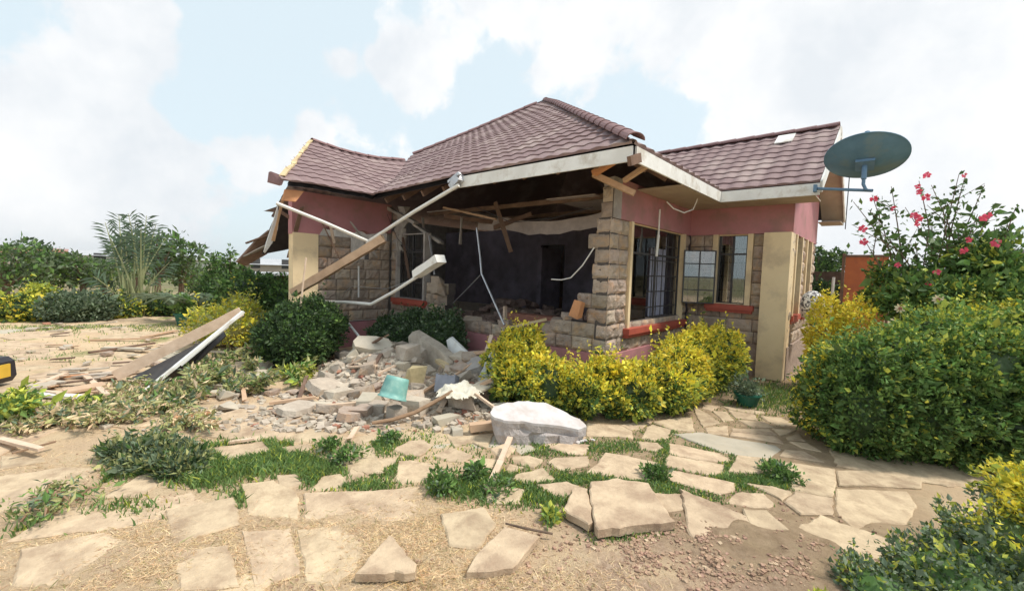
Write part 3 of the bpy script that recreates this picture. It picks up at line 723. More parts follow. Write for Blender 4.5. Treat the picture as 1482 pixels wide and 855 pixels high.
for i in range(n+1):
    x=-6.6+3.4*i/n;z=2.62+.10*math.cos(i/n*5)+.03*nz3((x,0,0),2)+(.10*(i/n)**2);w_=.22+.07*nz3((x,4,0),3)
    v+=[(x,6.35+.1*nz3((x,2,2),2),z+.02),(x,6.3,z-w_),(x,6.34+.1*nz3((x,2,2),2),z+.02),(x,6.32,z-w_)]
f=[]
for i in range(n): f+=[(4*i,4*i+1,4*i+5,4*i+4)]
mb.add(v,f)
for i in range(5):
    x=-7.8+i*1.1;mb.box((x,5.9,2.88),(x+.95,8.6,2.895),T=None) if i in(0,3) else None
obj('ceiling_board',mb,'gyps',house)
mb=MB()
for (a,b) in (((-6.8,5.6,2.7),(-5.4,7.4,2.55)),((-5.6,5.8,2.9),(-5.35,6.0,2.0)),((-6.0,6.2,2.5),(-5.2,6.4,2.75)),((-7.8,6,2.85),(-3.2,6.1,2.88)),((-7.8,7.4,2.85),(-3.2,7.4,2.88))): mb.bar(a,b,.05,.08,wob=.2)
obj('ceiling_joist',mb,'wooddk',house)
# corner pillars
mb=MB();mb.box((-1.62,8.09,0),(-1.232,8.50,2.421));obj('pillar',mb,'cream',house)
mb=MB();mb.box((-8.36,3.21,0),(-8.165,3.67,2.22));obj('pillar',mb,'cream',house)
# ---- windows
def window(kind,c,u0,u1,z0,z1,jw=.09,cols=4,rws=4,label=None,glass=True,sillout=.1):
    mp=mapper(kind,c)
    def bx(m,ua,ub,da,db,za,zb):
        P=[mp(ua,da,za),mp(ub,db,zb)];m.box(np.minimum(*P),np.maximum(*P))
    m=MB();bx(m,u0,u0+jw,-.12,.035,z0,z1);bx(m,u1-jw,u1,-.12,.035,z0,z1)
    bx(m,u0+jw,u1-jw,-.12,-.03,z0,z0+.012);bx(m,u0+jw,u1-jw,-.12,-.03,z1-.02,z1)
    wn=obj('window',m,'cream',house,label=label)
    s=MB();bx(s,u0-.07,u1+.07,-.14,sillout,z0-.09,z0-.003);bx(s,u0-.05,u1+.05,-.1,sillout-.03,z0-.14,z0-.093);obj('sill',s,'sill',wn)
    g=MB();a,b=u0+jw,u1-jw
    for t in np.linspace(a,b,cols*2+1): bx(g,t-.009,t+.009,-.11,-.10,z0,z1)
    for t in np.linspace(z0,z1,rws+2)[1:-1]: bx(g,a,b,-.1,-.09,t-.009,t+.009)
    for t in (a+.015,(a+b)/2,b-.015): bx(g,t-.015,t+.015,-.075,-.045,z0,z1)
    for t in (z0+.015,z0+(z1-z0)*.72,z1-.015): bx(g,a,b,-.0751,-.0449,t-.015,t+.015)
    obj('grille',g,'metal',wn)
    if glass:
        g=MB();bx(g,a,b,-.062,-.058,z0,z1);obj('glass',g,'glass',wn)
    return wn,mp,bx
w1,mp1,bx1=window('x',-2.88,5.80,7.98,.87,2.42,.07,5,5,glass=False)
g=MB();bx1(g,5.87,6.6,-.062,-.058,.9,2.1);bx1(g,5.9,7.3,-.062,-.058,2.1,2.40);obj('glass',g,'glass',w1)
# open casement swung out at the far jamb
g=MB();T=TR((-2.84,7.9,1.18),rot('Z',R_(-62)))
for x in (0,.26,.52): g.box((0,x*1.0,0),(.03,x+.02,.95),0,T)
for z in (0,.23,.46,.70,.93): g.box((0.001,0,z),(.029,.54,z+.02),0,T)
# lies along local +Y, turned to point outwards
obj('open_casement',g,'metal',w1)
g=MB();g.box((.012,.01,.01),(.016,.53,.94),0,T);obj('casement_glass',g,'glass',w1)
g=MB();v=[]
for i in range(31):
    y=7.1+i*.02;v+=[(-3.12+.03*math.sin(i*1.3),y,.95),(-3.12+.03*math.sin(i*1.3),y,2.35)]
g.add(v,[(2*i,2*i+2,2*i+3,2*i+1) for i in range(30)]);obj('curtain',g,'curtain',house)
window('y',8.25,-2.45,-1.80,1.19,2.42,.085,3,4)
window('x',-1.25,8.55,9.25,1.05,2.42,.085,3,4,sillout=.06);window('x',-1.25,9.75,10.45,1.05,2.42,.085,3,4,sillout=.06)
window('y',5.26,-7.95,-6.95,1.0,2.35,.05,2,3,glass=False,label='empty window frame left standing in the broken wall')[0].data.materials[0]=M['plasterg']
# ---------------------------------------------------------------- collapsed roof end of the left wing
hang=thing('collapsed_roof','dark roof corner hanging broken off the left end of the house','roof section',(-9.3,3.2,1.4))
mb=MB()
A=[PX(403,296,-8.6),PX(386,366,-9.2),PX(352,384,-9.8),PX(462,372,-8.9),PX(440,300,-8.5)]
def sheet(mb,P,th=.04,mi=0,n=(.8,.2,.1)):
    P=[np.array(p) for p in P];nn=_norm(np.array(n,float))*th;k=len(P)
    mb.add(P+[p-nn for p in P],[tuple(range(k)),tuple(range(k,2*k))[::-1]]+[(i,(i+1)%k,k+(i+1)%k,k+i)[::-1] for i in range(k)],mi)
sheet(mb,[PX(405,300,-8.9),PX(392,330,-9.2),PX(380,368,-9.5),PX(412,362,-9.4),PX(436,356,-9.3),PX(438,330,-9.1),PX(436,300,-8.9)])
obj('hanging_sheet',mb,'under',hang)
mb=MB();sheet(mb,[PX(392,332,-9.2),PX(372,348,-9.5),PX(345,378,-9.9),PX(358,384,-9.9),PX(386,368,-9.6),PX(400,352,-9.4)],.10);mb.bar(PX(394,338,-9.25),PX(356,352,-9.6),.05,.03)
obj('broken_tile_sheet',mb,'wooddk',hang)
mb=MB();q=[PX(*p,-8.85) for p in ((402,298),(404,315),(402,332),(395,350),(384,366))];p2=[PX(*p,-8.85) for p in ((398,312),(394,326),(390,338),(386,350),(382,364))]
for i in range(4):
    sheet(mb,[q[i],q[i+1],p2[i+1],p2[i]],.02)
obj('fascia',mb,'fascia',hang)
mb=MB();mb.bar(PX(404,305,-8.4),PX(436,326,-8.25),.03,.06);obj('rafter',mb,'wooddk',hang)
def _later():
    for (pts,w_,m_,lb) in (([(410,285,-7.9),(396,345,-8.5)],.05,'wood','thin brown lath dangling beside the drooping fascia'),
        ([(438,296,-7.9),(418,372,-8.5)],.06,'wooddk','dark lath hanging down left of the cream pillar'),([(352,372,-9.8),(392,352,-9.2)],.07,'plasterg','grey strip lying along the drooping roof corner'),([(470,330,-8.05),(500,392,-7.9)],.05,'wooddk','dark splinter hanging against the left stone wall'),([(505,318,-8.0),(545,372,-7.9)],.07,'plasterg','grey plaster lath hanging at the left inner corner')):
        mb=MB();mb.bar(PX(*pts[0]),PX(*pts[1]),w_,.02,0,wob=.6);single('torn_lath',mb,m_,lb,'lath')
def single(name,mb,mats,label,cat,group=None,**k): return obj(name,mb,mats,label=label,cat=cat,group=group,**k)
mb=MB();sheet(mb,[PX(392,248,-7.9),PX(413,256,-7.7),PX(408,268,-7.7),PX(390,263,-7.9)],.06);single('ridge_tile',mb,'roofcap','bent ridge tile sticking out past the torn roof edge at far left','roof tile')
mb=MB();sheet(mb,[PX(413,274,-7.65),PX(440,277,-7.6),PX(428,292,-7.6),PX(409,290,-7.65)],.03);single('timber_board',mb,'orange','short orange board hanging under the torn left roof corner','board')
mb=MB();mb.bar(G(776,176,5.75) if False else PY(777,178,8.35),PY(799,170,8.55),.10,.015);single('loose_tile',mb,'woodp','small pale strip lying near the top of the main roof','roof tile')
mb=MB();a=[PY(1119,203,9.25),PY(1139,200,9.3),PY(1145,191,9.58),PY(1125,193,9.53)]
a=[]
for (x,y) in ((-1.78,9.2),(-1.50,9.2),(-1.50,9.55),(-1.78,9.55)): a.append((x,y,EZ+SL*(y-7.6)+.07))
sheet(mb,a,.02,n=(0,-.5,.85));single('roof_light',mb,'fascia','small pale square panel near the ridge of the right roof wing','roof light')
mb=MB();mb.bar(PY(654,272,4.33),PY(668,256,4.33),.12,.10,wob=.4);mb.bar(PY(652,262,4.3),PY(664,252,4.3),.05,.05,wob=.4);single('gutter_bracket',mb,'galv','grey crumpled metal gutter end at the snapped end of the white fascia','gutter end')
# pipes and beams at the front
mb=MB();mb.tube([PX(400,294,-7.5),PX(465,320,-7.25),PY(532,349,4.0)],.028);single('white_pipe',mb,'white','white pipe sloping from the broken left roof corner down to the beam','pipe')
mb=MB();mb.tube([PY(664,268,4.3),PY(600,306,4.15),PY(531,351,4.0)],.03);single('white_pipe',mb,'white','white pipe sloping down left from the snapped fascia end','pipe')
mb=MB();mb.bar(PY(556,345,4.08),PX(424,424,-7.85),.14,.13,0,wob=.15);single('timber_beam',mb,'wood','thick fallen timber beam leaning past the left cream pillar','beam')
mb=MB();mb.tube([PY(466,436,3.75),PY(500,437,3.78),PY(537,440,3.8)],.026);mb.tube([PY(537,440,3.8),PY(570,422,3.85),PY(604,400,3.9)],.026);single('bent_gutter_pipe',mb,'white','white pipe bent in the middle, hanging across the left window','pipe')
mb=MB();a,b=PY(603,397,3.9),PY(638,374,3.9);mb.bar(a,b,.16,.11,wob=.2);single('gutter_piece',mb,'fascia','short white box section stuck on the end of the bent pipe','gutter piece')
mb=MB();mb.tube([PY(690,330,5.0),PY(695,372,4.95),PY(697,396,4.9),PY(712,430,4.8),PY(730,470,4.7)],.016,k=6);mb.tube([PY(697,396,4.9),PY(676,418,5.1),PY(656,438,5.3)],.008,k=6);single('metal_strip',mb,'galv','bright bent metal strip hanging in the middle of the torn opening','metal strip')
mb=MB();mb.tube([PY(798,404,5.2),PY(812,405,5.2),PY(826,402,5.2),PY(843,384,5.2),PY(860,358,5.24)],.009,k=6);single('wire',mb,'white','curled white wire poking from the broken wall edge','wire')
mb=MB();mb.tube([PX(955,303,-2.80),PX(953,340,-2.80)],.014);mb.tube([PX(953,340,-2.80),PX(950,371,-2.80)],.022);single('conduit',mb,'white','thin white conduit hanging down in front of the big side window','conduit')
mb=MB();mb.tube([PX(965,292,-2.6),PX(975,302,-2.55),PX(990,308,-2.5),PX(1003,303,-2.45),PX(1008,292,-2.4),PX(1011,281,-2.35)],.010,k=6);single('cable',mb,'white','loose white cable looping below the soffit corner','cable')
mb=MB();mb.tube([PX(435,443,-7.3),PX(443,373,-7.4)],.016,k=6);single('upright_stick',mb,'woodp','thin pale stick standing upright before the left cream pillar','stick')
mb=MB();mb.tube([PX(519,430,-8.1),PX(519,385,-8.1)],.018,k=6);single('conduit',mb,'white','short white conduit standing against the left stone wall','conduit')
for (pts,w_,h_,lb) in (([PY(858,252,4.75),PY(888,234,4.75)],.09,.06,'short orange rafter end jutting out at the right corner eave'),([PY(858,252,4.85),PY(918,280,5.1)],.08,.07,'broken brown rafter lying over the stone corner under the eave'),([PY(903,262,5.0),PY(936,240,4.9)],.06,.05,'small brown rafter piece crossing above the stone corner')):
    mb=MB();mb.bar(pts[0],pts[1],w_,h_,0,wob=.15);single('broken_rafter',mb,'orange' if 'orange' in lb else 'wood',lb,'rafter',)
mb=MB();mb.tube([PX(478,325,-8.12),PX(484,352,-8.08)],.03);single('broken_bracket',mb,'woodp','pale broken bracket hanging below the left pink wall band','bracket')
mb=MB();mb.hull([np.array(p)+PY(634,414,5.1) for p in rockpts(.28,.22,.42,18)]);single('stone_block',mb,'stone','upright tan stone block standing alone on the low wall left of the opening','stone block')
mb=MB();mb.hull([np.array(p) for p in rockpts(.16,.14,.30,18)],T=TR(PY(836,446,5.15),rot('Y',R_(15))));single('stone_block',mb,'orange','orange faced stone leaning against the broken right corner','stone block')
_later()
# torn bits hanging in the opening
for (pts,w_,m_,lb) in (([(612,318,5.6),(616,352,5.6)],.05,'plasterg','grey strip hanging at the left of the torn opening'),([(668,318,5.8),(666,350,5.8)],.05,'plasterg','pale strip hanging left of the bright metal strip'),
  ([(583,345,5.3),(592,402,5.2)],.05,'wooddk','dark splintered post at the broken left window'),([(600,325,5.4),(640,352,5.5)],.10,'plasterg','grey plaster lath slanting across the left of the opening'),
  ([(560,300,5.2),(600,322,5.3)],.12,'plasterg','torn plaster strip below the left valley of the roof'),([(640,300,5.6),(720,318,5.9)],.07,'wood','brown joist end hanging over the middle of the opening'),
  ([(622,345,5.2),(628,392,5.15)],.035,'galv','thin grey rod standing above the lone stone block')):
    mb=MB();mb.bar(PY(*pts[0]),PY(*pts[1]),w_,w_*.5,0,wob=.5);single('hanging_debris',mb,m_,lb,'debris')
for (pts,lb) in (([(556,300),(575,345),(600,372),(628,380)],'thin dark wire sagging at the left side of the opening'),([(690,300),(740,322),(800,316),(858,300)],'thin dark wire sagging across the top of the opening'),([(476,440),(510,414),(560,418),(600,404)],'pale string strung across the left stone wall')):
    mb=MB();mb.tube([PY(a,b,5.15 if 'pale' not in lb else 4.2) for a,b in pts],.006,k=5);single('wire',mb,'metal' if 'dark' in lb else 'galv',lb,'wire')
# satellite dish
DC=np.array([-.36,7.45,3.33])
dish=thing('satellite_dish','blue grey satellite dish tilted up to the sky beside the right gable','satellite dish',(WX,7.5,2.97))
ax=_norm(ray(1250,230)*np.array([1,1,0]));al=R_(27)
zz=_norm(np.array([0,0,1])*math.cos(al)+ax*math.sin(al));xx=_norm(np.cross([0,0,1.],ax));yy=np.cross(zz,xx)
T=np.eye(4);T[:3,0]=xx;T[:3,1]=yy;T[:3,2]=zz;T[:3,3]=DC
RD=.445;pr=[]
for i in range(11): r=RD*i/10;pr.append((max(r,.002),.12*(r/RD)**2-.12))
pr+=[(RD+.008,.0),(RD+.008,.01)]+[(max(RD*i/10,.002),.12*(i/10)**2-.112) for i in range(10,-1,-1)]
mb=MB();mb.lathe(pr,T,48);obj('reflector',mb,'dish',dish,smooth=True)
back=DC-zz*.125
mb=MB();mb.box((-.1,-.1,-.16),(.1,.1,-.12),0,T);mb.tube([back+zz*-.02,back-zz*.16,back-zz*.18+np.array([0,0,-.05])],.03);obj('mount_plate',mb,'arm',dish)
mb=MB();e=PY(1180,273,7.5);b2=back-zz*.18+np.array([0,0,-.12]);b3=b2-xx*.10+np.array([0,0,-.09])
mb.tube([back-zz*.16,b2,b2-xx*.03+np.array([0,0,-.07]),b3,e],.02);mb.box(e-np.array((.02,.05,.05)),e+np.array((.02,.05,.05)));obj('arm',mb,'arm',dish,smooth=False)
mb=MB();fp=DC+zz*.33
for k in range(3):
    a_=2*math.pi*k/3+.6;mb.tube([DC+RD*.97*(math.cos(a_)*xx+math.sin(a_)*yy),fp],.006,k=5)
mb.tube([fp-zz*.05,fp+zz*.08],.035);obj('receiver',mb,'dish',dish)
mb=MB();mb.tube([(WX+.03,11.9,4.1),(WX+.03,11.86,3.2),(WX+.03,11.86,2.8)],.01,k=6);obj('cable',mb,'metal',dish)
# ---------------------------------------------------------------- rubble
def mound(name,cx,cy,rx,ry,h,mat,label=None,ang=0.,kind='stuff'):
    mb=MB();n=40;v=[];ca,sa=math.cos(ang),math.sin(ang)
    for j in range(n+1):
        for i in range(n+1):
            a=-1+2*i/n;b=-1+2*j/n;q=max(0,1-(a*a+b*b))
            x=cx+(a*rx)*ca-(b*ry)*sa;y=cy+(a*rx)*sa+(b*ry)*ca
            z=gheight(x,y)-.04+h*(q**.9)*(1+.5*nz3((x,y,1),2.5))+.07*q**.5*nz3((x,y,4),9)+.035*nz3((x,y,4),22)*min(1,q*6)
            v.append((x,y,z))
    f=[(j*(n+1)+i,j*(n+1)+i+1,(j+1)*(n+1)+i+1,(j+1)*(n+1)+i) for j in range(n) for i in range(n)]
    mb.add(v,f);return obj(name,mb,mat,kind=kind,label=label,cat='rubble')
def mz(x,y):
    z=gheight(x,y)
    for (cx,cy,rx,ry,h) in MND:
        q=max(0,1-((x-cx)/rx)**2-((y-cy)/ry)**2);z=max(z,gheight(x,y)-.04+h*q**.9*(1+.5*nz3((x,y,1),2.5)))
    return z
MND=[(-5.75,3.75,1.3,1.05,.42),(-4.4,4.3,1.2,.8,.36),(-4.4,3.5,1.15,.7,.13)]
for i,m_ in enumerate(MND): mound('rubble_soil',*m_,'rub',label=['tan heap of crumbled masonry left of the bucket','crumbled masonry heap under the broken front wall','low spread of crushed stone before the white slab'][i]) if False else None
for i,m_ in enumerate(MND): mound('rubble_soil',*m_,'rub',label=['tan heap of crumbled masonry left of the bucket','crumbled masonry heap under the broken front wall','low spread of crushed stone behind the white slab'][i])
# crumbs
mb=MB();rr=random.Random(11)
for _ in range(5200):
    k=rr.random()
    if k<.75: cx,cy,rx,ry,h=MND[rr.randrange(3)];a=rr.uniform(0,6.28);q=rr.random()**.6*1.15;x,y=cx+q*rx*math.cos(a),cy+q*ry*math.sin(a)
    else:
        p=G(rr.gauss(480,110),rr.uniform(565,625));x,y=p[0],p[1]
    s=rr.choice([.015,.02,.03,.035,.05,.08]);z=mz(x,y)
    T=TR((x,y,z+s*.2),rot('Z',rr.uniform(0,6.28)),rot('X',rr.uniform(-.5,.5)))
    v=[np.array((sx*s/2*rr.uniform(.5,1.1),sy*s/2*rr.uniform(.5,1.1),sz*s*.3*rr.uniform(.5,1.1))) for sz in(-1,1) for sy in(-1,1) for sx in(-1,1)]
    mb.add(v,[(0,2,3,1),(4,5,7,6),(0,1,5,4),(1,3,7,5),(3,2,6,7),(2,0,4,6)],0 if rr.random()<.95 else 1,T)
obj('rubble_crumbs',mb,['conc','brick'],kind='stuff',label='small crumbs of stone strewn around the rubble heaps',cat='rubble')
def rock(px,py,sx,sy,sz,mat='conc',label=None,name='rubble_block',rz=None,rx=0.,lift=0.,group='rubble blocks in the heaps',n=18,cat='rubble block'):
    p=G(px,py,.05)
    for _ in range(4): p=G(px,py,mz(p[0],p[1])+lift)
    z=mz(p[0],p[1])+lift
    mb=MB();mb.hull(rockpts(sx,sy,sz,n),T=TR((p[0],p[1],z+sz*.36),rot('Z',rnd.uniform(0,3.1) if rz is None else rz),rot('X',rx)))
    return single(name,mb,mat,label or 'grey tan chunk of broken masonry lying in the rubble',cat,group if not label else None)
rock(600,598,.30,.26,.22,'conc','flat topped squared block just right of the green bucket foot',rz=.4)
rock(532,590,.34,.24,.16,'flagg','pale flat block in front of the green bucket')
rock(574,606,.20,.18,.18,'conc','wedge of pale stone under the mouth of the green bucket')
rock(548,598,.22,.2,.15,'conc','grey cube of stone left below the green bucket')
rock(531,558,.26,.22,.20,'stone','rounded brown stone left of the green bucket')
rock(600,560,.30,.22,.34,'foam','upright yellowish stone behind the green bucket')
rock(590,520,.34,.3,.24,'conc','round pale boulder at the top of the heap behind the bucket')
rock(500,520,.42,.3,.22,'conc','large light lump at the crest of the left heap')
rock(478,590,.5,.34,.05,'flagg','thin flat concrete flake left of the heap foot')
rock(662,628,.16,.12,.08,'flagg','flat pale stone lying in the grass before the heap')
rock(645,612,.3,.14,.10,'flagg','long pale stone along the front edge of the heap')
rock(668,590,.34,.26,.30,'conc','grey brown lump under the white sacking')
rock(720,600,.2,.16,.16,'flagg','pale stone beside the left end of the white slab')
rock(372,545,.55,.3,.10,'flagg','long flat concrete flake in front of the dark round shrub',rz=.2)
rock(438,520,.22,.2,.2,'conc','pale stone right under the dark round shrub')
rock(462,528,.18,.06,.16,'fascia','white plaster shard standing beside the dark round shrub')
rock(430,548,.14,.12,.08,'fascia','small white square block left of the heap')
for k in range(34):
    px,py=rnd.gauss(560,85),rnd.gauss(560,28)
    if py>612 or py<500: continue
    s_=rnd.uniform(.13,.30);rock(px,py,s_*1.3,s_*.8,s_*.55,rnd.choice(['conc','conc','flagg','stone']),rx=rnd.uniform(-.5,.5),cat='rubble block')
for k in range(26):
    px,py=rnd.gauss(540,100),rnd.gauss(565,28);p=G(px,py);p[2]=mz(p[0],p[1])+.03;a=rnd.uniform(0,3.1);l_=rnd.uniform(.25,.9);q=p+np.array([math.cos(a)*l_,math.sin(a)*l_,0]);q[2]=mz(q[0],q[1])+rnd.uniform(.03,.2)
    mb=MB();mb.bar(p,q,rnd.uniform(.025,.07),.025,0,wob=.3);single('splintered_lath',mb,rnd.choice(['wood','woodp','wooddk','twig']),'splintered lath lying among the rubble blocks','lath','splintered laths in the rubble')
for k in range(90):
    cx,cy,rx,ry,h=MND[[0,0,1,2][k%4]];a=rnd.uniform(0,6.28);q=rnd.random()**.6;x,y=cx+q*rx*math.cos(a),cy+q*ry*math.sin(a)
    s=rnd.uniform(.08,.25);z=mz(x,y);mb=MB();mb.hull(rockpts(s*1.25,s,s*.75,16),T=TR((x,y,z+s*.12),rot('Z',rnd.uniform(0,3)),rot('X',rnd.uniform(-.6,.6))))
    single('rubble_block',mb,rnd.choice(['conc','conc','conc','flagg','stone','brick' if k%9==0 else 'conc']),'angular chunk of broken masonry lying in the rubble heaps','rubble block','rubble blocks in the heaps')
# stones lying on the plinth in the opening
for (px,py,s,rz,rx,lb) in ((686,466,(.40,.18,.2),.5,.5,'tilted dressed stone on the left end of the plinth'),(706,472,(.36,.2,.2),.1,0,'dressed stone sitting square on the plinth in the opening'),(733,468,(.26,.2,.18),.2,.1,'broken dressed stone beside the metal strip foot'),(808,466,(.3,.2,.15),.3,.1,'brown stone on the plinth near the right corner'),(797,475,(.26,.2,.2),.1,.2,'rough stone end at the plinth left of the right corner'),(822,458,(.2,.14,.1),.6,.3,'pale shard on the plinth near the right corner')):
    p=PY(px,py,5.34);mb=MB();mb.hull(rockpts(*s,18),T=TR((p[0],p[1],max(p[2],.53+s[2]*.4)),rot('Z',rz),rot('X',rx)));single('dressed_stone',mb,'stone',lb,'stone block')
# debris on the house floor
mb=MB();
for _ in range(420):
    x,y=rnd.uniform(-7.8,-3.3),rnd.uniform(5.5,9.2);s=rnd.uniform(.05,.34);mb.hull(rockpts(s,s*.8,s*.5,10),T=TR((x,y,.52+s*.15+.55*max(0,nz3((x,y,0),.9)+.1)),rot('Z',rnd.uniform(0,3)),rot('X',rnd.uniform(-.4,.4))))
obj('floor_rubble',mb,'brickmix' if 'brickmix' in M else 'conc',kind='stuff',label='crumbled masonry strewn over the exposed room floor',cat='rubble')
mb=MB();mb.box((0,0,0),(1.1,.25,.32),0,TR((-5.5,6.1,.53),rot('Z',.05)));single('fallen_wall_piece',mb,'brick','low reddish fallen panel lying inside the opened room','wall panel')
mb=MB();mb.bar(PY(731,470,5.6),PY(731,443,5.6),.07,.04);single('short_post',mb,'woodp','short pale post standing on the floor behind the metal strip','post')
mb=MB();mb.bar(PY(735,474,5.1),PY(790,462,5.3),.06,.04,wob=.2);single('plank',mb,'foam','yellowish plank lying across the plinth in the opening','plank')
# concrete fragments
mb=MB();a=G(648,540,.35);
P3=[PY(591,487,4.0),PY(600,484,4.0),PY(636,505,4.0),PY(655,524,4.0),PY(658,536,4.0),PY(650,545,4.0),PY(620,528,4.0),PY(592,512,4.0)]
def thick(mb,P,d,mi=0,jit=.01):
    n=len(P);d=np.array(d,float)
    mb.hull([np.array(p)+npr.uniform(-jit,jit,3) for p in P]+[np.array(p)+d+npr.uniform(-jit,jit,3) for p in P],mi)
thick(mb,P3,(-.12,.16,.05),jit=.02);single('concrete_fragment',mb,'conc','large tan wall fragment leaning above the rubble heap','concrete fragment')
mb=MB();thick(mb,[PY(646,492,4.35),PY(652,488,4.35),PY(668,504,4.3),PY(684,517,4.25),PY(650,517,4.25)],(-.03,.05,0));single('plaster_shard',mb,'fascia','white pointed plaster shard behind the leaning wall fragment','plaster shard')
def plank(pts,w_,h_,mat,lb,name='plank',cat='plank',wob=.2,group=None):
    mb=MB()
    for a,b in zip(pts[:-1],pts[1:]): mb.bar(a,b,w_,h_,0,wob=wob)
    return single(name,mb,mat,lb,cat,group)
plank([PY(648,517,4.2),PY(720,506,4.2)],.05,.05,'wood','brown plank lying level over the heap left of the yellow bush')
plank([PY(676,556,4.0),PY(676,514,4.1)],.05,.04,'wood','upright brown batten standing in the white sacking')
plank([PY(703,512,4.4),PY(712,484,4.6)],.06,.03,'woodp','short pale board leaning on the pink plinth')
plank([PY(502,524,3.5),PY(548,558,3.3)],.09,.04,'woodp','broad pale plank sloping across the left heap')
plank([PY(635,522,3.95),PY(655,536,3.9)],.10,.05,'foam','short yellow plank end under the leaning wall fragment')
plank([G(660,575,.12),G(714,548,.35)],.05,.04,'wood','brown stick sloping up through the white sacking')
plank([G(688,570,.28),G(735,604,.12)],.03,.03,'woodp','pale stick pointing down to the left end of the white slab')
plank([G(738,634,.10),G(724,668,.05),G(706,708,.03)],.05,.02,'woodp','long pale lath lying on the path in front of the white slab')
plank([G(676,619,.06),G(732,612,.08)],.09,.07,'wood','short brown beam lying under the left end of the white slab')
mb=MB();mb.tube([G(538,612,.05),G(568,607,.06),G(600,597,.10),G(628,582,.18),G(655,566,.28)],[.018,.02,.022,.022,.02],k=7);single('branch',mb,'twig','curved bare branch lying along the front of the heap','branch')
mb=MB();mb.tube([G(732,757,.02),G(760,764,.05),G(800,772,.03)],[.006,.008,.007],k=6);single('branch',mb,'bark','thin dark twig above the diamond shaped slab','twig')
plank([G(390,583,.05),G(455,575,.07)],.05,.03,'wood','thin reddish lath left of the heap foot')
plank([G(458,588,.04),G(520,583,.06)],.05,.03,'woodp','thin pale lath at the left foot of the heap')
plank([G(250,608,.06),G(305,602,.07)],.09,.08,'orange','short orange beam lying by the cut branches')
mb=MB();mb.tube([PY(492,458,3.9),PY(503,466,3.85),PY(516,482,3.8),PY(527,497,3.75)],.022);single('white_pipe',mb,'white','short white pipe sticking up out of the left heap','pipe')
# big_slabs
for (px,py,l_,w_,h_,m_,tl,lb) in ((470,560,.62,.42,.09,'conc',(.35,.2),'tilted flat wall slab at the left side of the rubble heap'),(540,520,.70,.40,.11,'flagg',(.5,.1),'pale tilted slab at the top of the rubble heap'),(690,540,.45,.35,.10,'plasterg',(.5,-.3),'grey plastered slab beside the white sacking'),(430,590,.55,.35,.06,'conc',(.08,.05),'flat slab lying left of the rubble foot'),(505,600,.45,.30,.08,'stone',(.15,.1),'brown slab at the front foot of the rubble')):
    p=G(px,py,.1)
    for _ in range(4): p=G(px,py,mz(p[0],p[1])+.05)
    mb=MB();P=[(l_/2*math.cos(a)*rnd.uniform(.8,1.1),w_/2*math.sin(a)*rnd.uniform(.8,1.1)) for a in np.linspace(0,6.283,9)[:-1]]
    mb.prism(P,0,h_,0,TR((p[0],p[1],mz(p[0],p[1])+.02),rot('Z',rnd.uniform(0,3)),rot('X',tl[0]),rot('Y',tl[1])),top=[(x*.94,y*.94) for x,y in P]);single('concrete_fragment',mb,m_,lb,'concrete fragment')
# white faced slab
sp=[G(709,598,.16),G(722,588,.2),G(760,584,.22)]
TP=[(709,598),(716,588),(735,582),(765,580),(790,583),(815,594),(838,606),(850,617),(838,621),(800,614),(760,610),(735,608),(715,604)]
_t=[]
for i_ in range(len(TP)):
    a_,b_=np.array(TP[i_],float),np.array(TP[(i_+1)%len(TP)],float)
    for k_ in range(4): q_=a_+(b_-a_)*k_/4;_t.append((q_[0]+rnd.uniform(-1.6,1.6),q_[1]+rnd.uniform(-1.0,1.0)))
TP=_t
slb=thing('broken_slab','big broken slab with white painted top lying by the yellow bushes','concrete slab',(-2.7,3.55,0))
top=[G(px,py,.27-.06*((px-709)/141.)-.0035*(py-598)) for px,py in TP];bt=[np.array((-2.72,3.55,0))*0+p for p in top]
cen=np.mean(top,0)
mb=MB();n=len(top)
def ring(s,z,j=0.): return [np.array([cen[0]+(p[0]-cen[0])*s+j*nz3(p,7,z),cen[1]+(p[1]-cen[1])*s+j*nz3(p,9,z*3),z if z<.2 else p[2]]) for p in top]
rings=[[p for p in top],[p+np.array([0,0,-.025]) for p in top],[p+np.array([.03*nz3(p,6),.03*nz3(p,6,4),-.09]) for p in ring(.96,.3)],ring(.93,.07,.08),ring(.82,-.03,.1)]
v=[p for r_ in rings for p in r_];f=[(k*n+(i+1)%n,k*n+i,(k+1)*n+i,(k+1)*n+(i+1)%n) for k in range(1,4) for i in range(n)]
mb.add(v,f);obj('broken_side',mb,'concg',slb)
mb=MB();vv=[p for p in rings[0]]+[p for p in rings[1]]+[cen+np.array([0,0,.012])];mb.add(vv,[(i,(i+1)%n,2*n) for i in range(n)]+[((i+1)%n,i,n+i,n+(i+1)%n) for i in range(n)]);obj('white_face',mb,'concw',slb)
mb=MB()
for k in range(16):
    p=G(rnd.uniform(800,862),rnd.uniform(633,642));s=rnd.uniform(.02,.06);mb.hull(rockpts(s,s,s*.5,10),T=TR((p[0],p[1],.01)))
obj('plaster_crumbs',mb,'concw',kind='stuff',label='white plaster crumbs at the foot of the white slab',cat='rubble')
